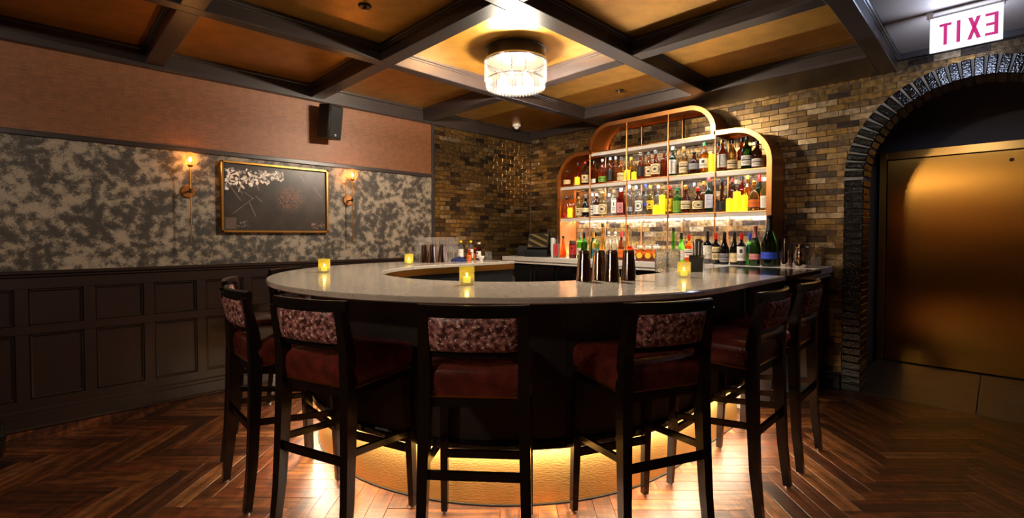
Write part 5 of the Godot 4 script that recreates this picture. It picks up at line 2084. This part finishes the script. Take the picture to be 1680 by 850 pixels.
	b.lathe([Vector2(0, 0), Vector2(0.035, 0), Vector2(0.037, 0.09), Vector2(0.0355, 0.09), Vector2(0.033, 0.012), Vector2(0, 0.012)], 24)
	obj("glass", b, M.tumbler, o)
	o = thing("bar_towel", "crumpled dark blue bar towel beside the shaker tins", "towel", Vector3(-3.86, TOP, -3.03))
	b = MB.new()
	var pts := []
	var nn := FastNoiseLite.new()
	nn.seed = 5
	nn.frequency = 14.0
	for j in 9:
		var ring := []
		for i in 25:
			var a := TAU * i / 24
			var t := j / 8.0
			var r := cos(t * PI / 2) * 0.085 * (1 + 0.25 * nn.get_noise_2d(cos(a), sin(a)))
			ring.append(Vector3(cos(a) * r * 0.9, sin(t * PI / 2) * 0.042 * (1 + 0.6 * nn.get_noise_2d(cos(a) * 0.4 + t, sin(a) * 0.4)), sin(a) * r))
		pts.append(ring)
	for j in 8:
		for i in 24:
			b.quad(pts[j][i + 1], pts[j][i], pts[j + 1][i], pts[j + 1][i + 1])
	obj("cloth", b, mat(Color(0.07, 0.11, 0.30), 0.9), o)
	# cut-glass mixing glasses
	k = 0
	for q in [[1085, 446], [1105, 445]]:
		o = thing("mixing_glass", "diamond-cut crystal mixing glass on the bar, %s from the shaker tins" % ["first", "second"][k], "mixing glass", on_level(q[0], q[1], TOP), 0.2 * k, "cut mixing glasses")
		b = MB.new()
		var prof := [Vector2(0.046, 0.005), Vector2(0.047, 0.155)]
		var seg := 16
		for jy in 6:
			for i in seg:
				var y0 := 0.012 + jy * 0.022
				var yc := y0 + 0.011
				var y1 := y0 + 0.022
				var a0 := TAU * (i + 0.5 * (jy % 2)) / seg
				var a1 := a0 + TAU / seg
				var am := (a0 + a1) / 2
				var f := func(a: float, y: float, r: float) -> Vector3: return Vector3(sin(a) * r, y, cos(a) * r)
				var peak: Vector3 = f.call(am, yc, 0.0475)
				var c0: Vector3 = f.call(a0, y0, 0.044)
				var c1: Vector3 = f.call(a1, y0, 0.044)
				var c2: Vector3 = f.call(a1, y1, 0.044)
				var c3: Vector3 = f.call(a0, y1, 0.044)
				b.tri(c0, c1, peak)
				b.tri(c1, c2, peak)
				b.tri(c2, c3, peak)
				b.tri(c3, c0, peak)
		b.lathe([Vector2(0.0, 0), Vector2(0.042, 0), Vector2(0.044, 0.012)], seg)
		b.lathe([Vector2(0.044, 0.144), Vector2(0.046, 0.165), Vector2(0.043, 0.165), Vector2(0.040, 0.014), Vector2(0, 0.014)], seg)
		obj("glass", b, M.clear, o)
		k += 1
	# napkin and straw caddy, with a tumbler of straws
	o = thing("bar_caddy", "black bar caddy holding straws beside the votive", "caddy", on_level(1143, 446, TOP), 0.3)
	b = MB.new()
	b.stack(0.05, 0.035, 0.006, [Vector2(0.01, 0.0), Vector2(0.008, 0.06), Vector2(0.0, 0.085), Vector2(0.0, 0.12)], 3)
	obj("body", b, M.black_gloss, o)
	for i in 7:
		b = MB.new()
		var x := -0.03 + i * 0.01
		b.tube([Vector3(x, 0.1, 0.01 * (i % 3 - 1)), Vector3(x * 1.2, 0.21 + 0.008 * (i % 3), 0.012 * (i % 3 - 1))], 0.0032, 6)
		obj("straw", b, M.black_matt if i % 2 else M.white_plastic, o)
	o = thing("pint_glass", "clear pint glass between the caddy and the flap", "glass", on_level(1163, 448, TOP))
	b = MB.new()
	b.lathe([Vector2(0, 0), Vector2(0.03, 0), Vector2(0.031, 0.005), Vector2(0.043, 0.145), Vector2(0.0415, 0.145), Vector2(0.0295, 0.014), Vector2(0, 0.014)], 24)
	obj("glass", b, M.tumbler, o)
	# things on the back counter
	var order := {1049: 0, 1063: 1, 1076: 2, 998: 3, 1010: 4, 941: 5, 1036: 6, 1149: 7, 1291: 8, 1321: 9, 1339: 10, 1350: 11, 909: 12}
	var put := func(px: int, _dz: float) -> Vector3:
		var c: Vector2 = spots[order[px]][0]
		return Vector3(c.x, TOP + 0.0005, c.y)
	k = 0
	for px in [1049, 1063, 1076]:
		o = thing("swing_jar", "small dark swing-top jar with round yellow label, %s from the till" % ORD[k], "jar", put.call(px, 0.0), 0.4, "dark swing-top jars on the back counter")
		b = MB.new()
		b.stack(0.044, 0.04, 0.012, [Vector2(0.003, 0), Vector2(0, 0.004), Vector2(0, 0.105), Vector2(0.006, 0.118), Vector2(0.018, 0.124)], 4)
		var jar := obj("jar", b, glass_of("brown"), o)
		b = MB.new()
		b.xf = Transform3D(Basis(Vector3.RIGHT, PI / 2), Vector3(0, 0.058, 0.0402))
		b.lathe([Vector2(0, 0), Vector2(0.03, 0), Vector2(0.03, 0.0008), Vector2(0, 0.0008)], 20)
		obj("label", b, mat(PAPER.yellow, 0.6), jar)
		b = MB.new()
		b.lathe([Vector2(0, 0.125), Vector2(0.03, 0.125), Vector2(0.031, 0.15), Vector2(0.026, 0.158), Vector2(0, 0.162)], 20)
		obj("lid", b, M.clear, o)
		b = MB.new()
		b.tube([Vector3(-0.036, 0.10, 0), Vector3(-0.040, 0.14, 0), Vector3(-0.02, 0.168, 0), Vector3(0.02, 0.168, 0), Vector3(0.040, 0.14, 0), Vector3(0.036, 0.10, 0)], 0.002, 6)
		obj("bail_wire", b, M.steel, o)
		k += 1
	k = 0
	for px in [998, 1010]:
		o = thing("swing_bottle", "clear scroll-printed swing-top bottle on the back counter, %s from the till" % ["first", "second"][k], "bottle", put.call(px, 0.0), 0.3, "clear swing-top bottles")
		b = MB.new()
		b.lathe([Vector2(0, 0), Vector2(0.036, 0), Vector2(0.039, 0.006), Vector2(0.038, 0.15), Vector2(0.034, 0.19), Vector2(0.016, 0.235), Vector2(0.0145, 0.265), Vector2(0.018, 0.268), Vector2(0.018, 0.28), Vector2(0, 0.28)], 20)
		obj("body", b, glass_of("clear"), o)
		b = MB.new()
		b.lathe([Vector2(0, 0.281), Vector2(0.014, 0.281), Vector2(0.017, 0.295), Vector2(0.012, 0.306), Vector2(0, 0.31)], 16)
		obj("stopper", b, M.saucer, o)
		b = MB.new()
		var loop := []
		for i in 15:
			var a := -0.6 + (PI + 1.2) * i / 14.0
			loop.append(Vector3(cos(a) * 0.024, 0.30 + sin(a) * 0.028, 0))
		b.tube(loop, 0.0022, 6)
		obj("bail_wire", b, M.dark_steel, o)
		b = MB.new()
		for y in [0.055, 0.125]:
			var scroll := []
			for i in 19:
				var a := -1.2 + 2.4 * i / 18.0
				scroll.append(Vector3(sin(a) * 0.0402, y + 0.022 * sin(i * 0.9), cos(a) * 0.0402))
			b.tube(scroll, 0.0018, 5)
		obj("printed_scroll", b, mat(Color(0.2, 0.2, 0.25), 0.4), o)
		k += 1
	o = thing("preserve_jar", "squat dark red jar with brown lid on the back counter", "jar", put.call(941, 0.0), 0.4)
	b = MB.new()
	b.lathe([Vector2(0, 0), Vector2(0.042, 0), Vector2(0.045, 0.005), Vector2(0.045, 0.16), Vector2(0.036, 0.178), Vector2(0, 0.178)], 22)
	var pj := obj("jar", b, mat(Color(0.32, 0.03, 0.03), 0.12), o)
	b = MB.new()
	b.lathe([Vector2(0.0457, 0.045), Vector2(0.0457, 0.15)], 16, -1.4, 1.4)
	for i in b.v.size():
		b.uv[i].y = 1.0 - (b.v[i].y - 0.045) / 0.105
	obj("label", b, paper_label(PAPER.red, 4), pj)
	b = MB.new()
	b.lathe([Vector2(0, 0.178), Vector2(0.04, 0.178), Vector2(0.04, 0.205), Vector2(0, 0.205)], 22)
	obj("lid", b, mat(Color(0.35, 0.2, 0.12), 0.5), o)
	o = thing("handled_jug", "small red glass jug with handle beside the dark jars", "jug", put.call(1036, 0.0), 0.2)
	b = MB.new()
	b.lathe([Vector2(0, 0), Vector2(0.036, 0), Vector2(0.04, 0.008), Vector2(0.042, 0.08), Vector2(0.03, 0.115), Vector2(0.024, 0.14), Vector2(0.027, 0.15), Vector2(0, 0.15)], 20)
	obj("body", b, glass_of("red"), o)
	b = MB.new()
	b.tube([Vector3(0.03, 0.125, 0), Vector3(0.06, 0.115, 0), Vector3(0.064, 0.08, 0), Vector3(0.042, 0.05, 0)], 0.006, 8)
	obj("handle", b, glass_of("red"), o)
	o = thing("straw_box", "grey metal straw dispenser between orange bottle and wine bottles", "dispenser", put.call(1149, 0.0), 0.4)
	b = MB.new()
	b.stack(0.04, 0.03, 0.004, [Vector2(0.0, 0), Vector2(0.0, 0.215), Vector2(0.003, 0.22)], 3)
	obj("box", b, M.steel, o)
	b = MB.new()
	b.cbox(Vector3(0, 0.225, 0), Vector3(0.05, 0.012, 0.03))
	obj("lid_tab", b, M.steel, o)
	o = thing("steel_canister", "tall polished steel canister beside the magnum of champagne", "canister", put.call(1291, -0.06))
	b = MB.new()
	b.lathe([Vector2(0, 0), Vector2(0.044, 0), Vector2(0.045, 0.003), Vector2(0.045, 0.235), Vector2(0.0465, 0.24), Vector2(0.044, 0.241), Vector2(0.043, 0.01), Vector2(0, 0.01)], 32)
	obj("cup", b, M.tin, o)
	b = MB.new()
	b.lathe([Vector2(0.0452, 0.012), Vector2(0.0462, 0.014), Vector2(0.0462, 0.02), Vector2(0.0452, 0.022)], 32)
	obj("rib", b, M.steel, o)
	o = thing("steel_pitcher", "waisted polished steel pitcher beside the steel canister", "pitcher", put.call(1321, -0.07), 0.5)
	b = MB.new()
	b.lathe([Vector2(0, 0), Vector2(0.045, 0), Vector2(0.05, 0.008), Vector2(0.056, 0.055), Vector2(0.05, 0.11), Vector2(0.04, 0.15), Vector2(0.046, 0.19), Vector2(0.044, 0.19), Vector2(0.038, 0.15), Vector2(0.045, 0.02), Vector2(0, 0.012)], 32)
	obj("body", b, M.tin, o)
	b = MB.new()
	b.tube([Vector3(0.043, 0.17, 0), Vector3(0.085, 0.165, 0), Vector3(0.092, 0.11, 0), Vector3(0.052, 0.06, 0)], 0.005, 8)
	obj("handle", b, M.tin, o)
	k = 0
	for q in [[1339, -0.04], [1350, 0.04]]:
		o = thing("rocks_glass", "small clear rocks glass at back counter end, %s from the steel pitcher" % ["first", "second"][k], "glass", put.call(q[0], q[1]), 0, "rocks glasses beside the pitcher")
		b = MB.new()
		b.lathe([Vector2(0, 0), Vector2(0.036, 0), Vector2(0.039, 0.085), Vector2(0.0375, 0.085), Vector2(0.034, 0.014), Vector2(0, 0.014)], 24)
		obj("glass", b, M.tumbler, o)
		k += 1
	# till and its printer at the corner end
	var tp := on_back(884, 400, -4.45)
	o = thing("till", "black till with tilted touch screen, painted gold reflections, at the counter's corner end", "till", Vector3(tp.x - 0.05, TOP + 0.0005, -4.50), 0.45)
	b = MB.new()
	b.stack(0.15, 0.13, 0.015, [Vector2(0.006, 0), Vector2(0, 0.006), Vector2(0, 0.085), Vector2(0.01, 0.092)], 3)
	obj("cash_drawer", b, M.black_matt, o)
	b = MB.new()
	b.post([Vector3(0, 0.09, -0.03), Vector3(0, 0.20, -0.05)], [Vector2(0.05, 0.03), Vector2(0.03, 0.015)])
	obj("stand", b, M.black_matt, o)
	b = MB.new()
	b.xf = Transform3D(Basis(Vector3.RIGHT, -0.45), Vector3(0, 0.20, 0.02))
	b.bbox(Vector3(-0.14, -0.10, -0.03), Vector3(0.14, 0.11, 0.0), 0.006)
	var scr := obj("screen_case", b, M.black_matt, o)
	var sx := b.xf
	b = MB.new()
	b.xf = sx
	b.bbox(Vector3(-0.122, -0.083, 0.0), Vector3(0.122, 0.093, 0.002), 0.001)
	var lit := glow(Color(0, 0, 0), 0.3)  # gold reflections on the dark glass, painted in as a faint glowing image
	var reflection_bands := Image.create(64, 48, false, Image.FORMAT_RGB8)
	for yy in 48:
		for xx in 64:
			reflection_bands.set_pixel(xx, yy, Color(0.75, 0.58, 0.34) if (xx + yy * 2) % 46 < 17 else Color(0.42, 0.30, 0.15) if (xx + yy * 2) % 46 < 26 else Color(0.30, 0.25, 0.14))
	lit.emission_texture = ImageTexture.create_from_image(reflection_bands)
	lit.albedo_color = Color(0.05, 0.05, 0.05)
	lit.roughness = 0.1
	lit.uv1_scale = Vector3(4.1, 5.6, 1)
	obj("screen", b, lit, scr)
	o = thing("receipt_printer", "black receipt printer on the back counter beside the till", "printer", Vector3(tp.x - 0.34, TOP + 0.0005, -4.54), 0.4)
	b = MB.new()
	b.stack(0.075, 0.09, 0.012, [Vector2(0.002, 0), Vector2(0, 0.004), Vector2(0, 0.09), Vector2(0.02, 0.13)], 3)
	obj("case", b, M.black_matt, o)
	b = MB.new()
	b.cbox(Vector3(0, 0.132, 0.02), Vector3(0.08, 0.004, 0.012))
	obj("paper_slot", b, M.steel, o)
	o = thing("cup_stack", "stack of white paper cups beside the till", "cups", put.call(909, 0.03))
	for i in 6:
		b = MB.new()
		b.lathe([Vector2(0.024, 0.0), Vector2(0.034, 0.11), Vector2(0.036, 0.113), Vector2(0.033, 0.113), Vector2(0.023, 0.003), Vector2(0, 0.003)], 18)
		obj("cup", b, M.saucer, o, Vector3(0, 0.025 * i, 0))
	o = thing("footstool", "low round black leather footstool on the oak floor by the wainscot", "footstool", Vector3(-3.93, 0, 0.375))
	b = MB.new()
	b.lathe([Vector2(0, 0.06), Vector2(0.19, 0.06), Vector2(0.205, 0.08), Vector2(0.21, 0.16), Vector2(0.205, 0.24), Vector2(0.18, 0.27), Vector2(0, 0.28)], 32)
	obj("cushion", b, M.black_gloss, o)
	b = MB.new()
	b.lathe([Vector2(0.206, 0.155), Vector2(0.213, 0.158), Vector2(0.213, 0.164), Vector2(0.206, 0.167)], 32)
	obj("piping", b, M.black_matt, o)
	for i in 4:
		b = MB.new()
		var a := TAU * (i + 0.5) / 4
		b.lathe([Vector2(0, 0), Vector2(0.016, 0), Vector2(0.02, 0.062), Vector2(0, 0.062)], 12)
		obj("leg", b, M.ebony, o, Vector3(sin(a) * 0.15, 0, cos(a) * 0.15))
	# inside the horseshoe: tap, wooden box
	o = thing("sink_tap", "small steel tap inside the horseshoe bar", "tap", Vector3(CX - 0.33, 0.8155, CZ + 0.79), 0.4)
	b = MB.new()
	b.tube([Vector3(0, 0, 0), Vector3(0, 0.17, 0), Vector3(0.02, 0.20, 0), Vector3(0.06, 0.20, 0), Vector3(0.075, 0.18, 0)], 0.009, 10)
	obj("spout", b, M.steel, o)
	b = MB.new()
	b.lathe([Vector2(0, 0), Vector2(0.025, 0), Vector2(0.022, 0.012), Vector2(0.01, 0.02)], 16)
	obj("base", b, M.steel, o)
	o = thing("wooden_box", "small open wooden box inside the horseshoe bar", "box", Vector3(CX + 0.05, 0.8155, CZ + 0.86), 0.1)
	b = MB.new()
	b.box(Vector3(-0.09, 0, -0.06), Vector3(0.09, 0.008, 0.06))
	obj("bottom", b, M.brass, o)
	for q in [[Vector3(-0.09, 0, -0.06), Vector3(0.09, 0.11, -0.052)], [Vector3(-0.09, 0, 0.052), Vector3(0.09, 0.11, 0.06)], [Vector3(-0.09, 0, -0.06), Vector3(-0.082, 0.11, 0.06)], [Vector3(0.082, 0, -0.06), Vector3(0.09, 0.11, 0.06)]]:
		b = MB.new()
		b.box(q[0], q[1])
		obj("side", b, mat(Color(0.55, 0.36, 0.18), 0.5), o)
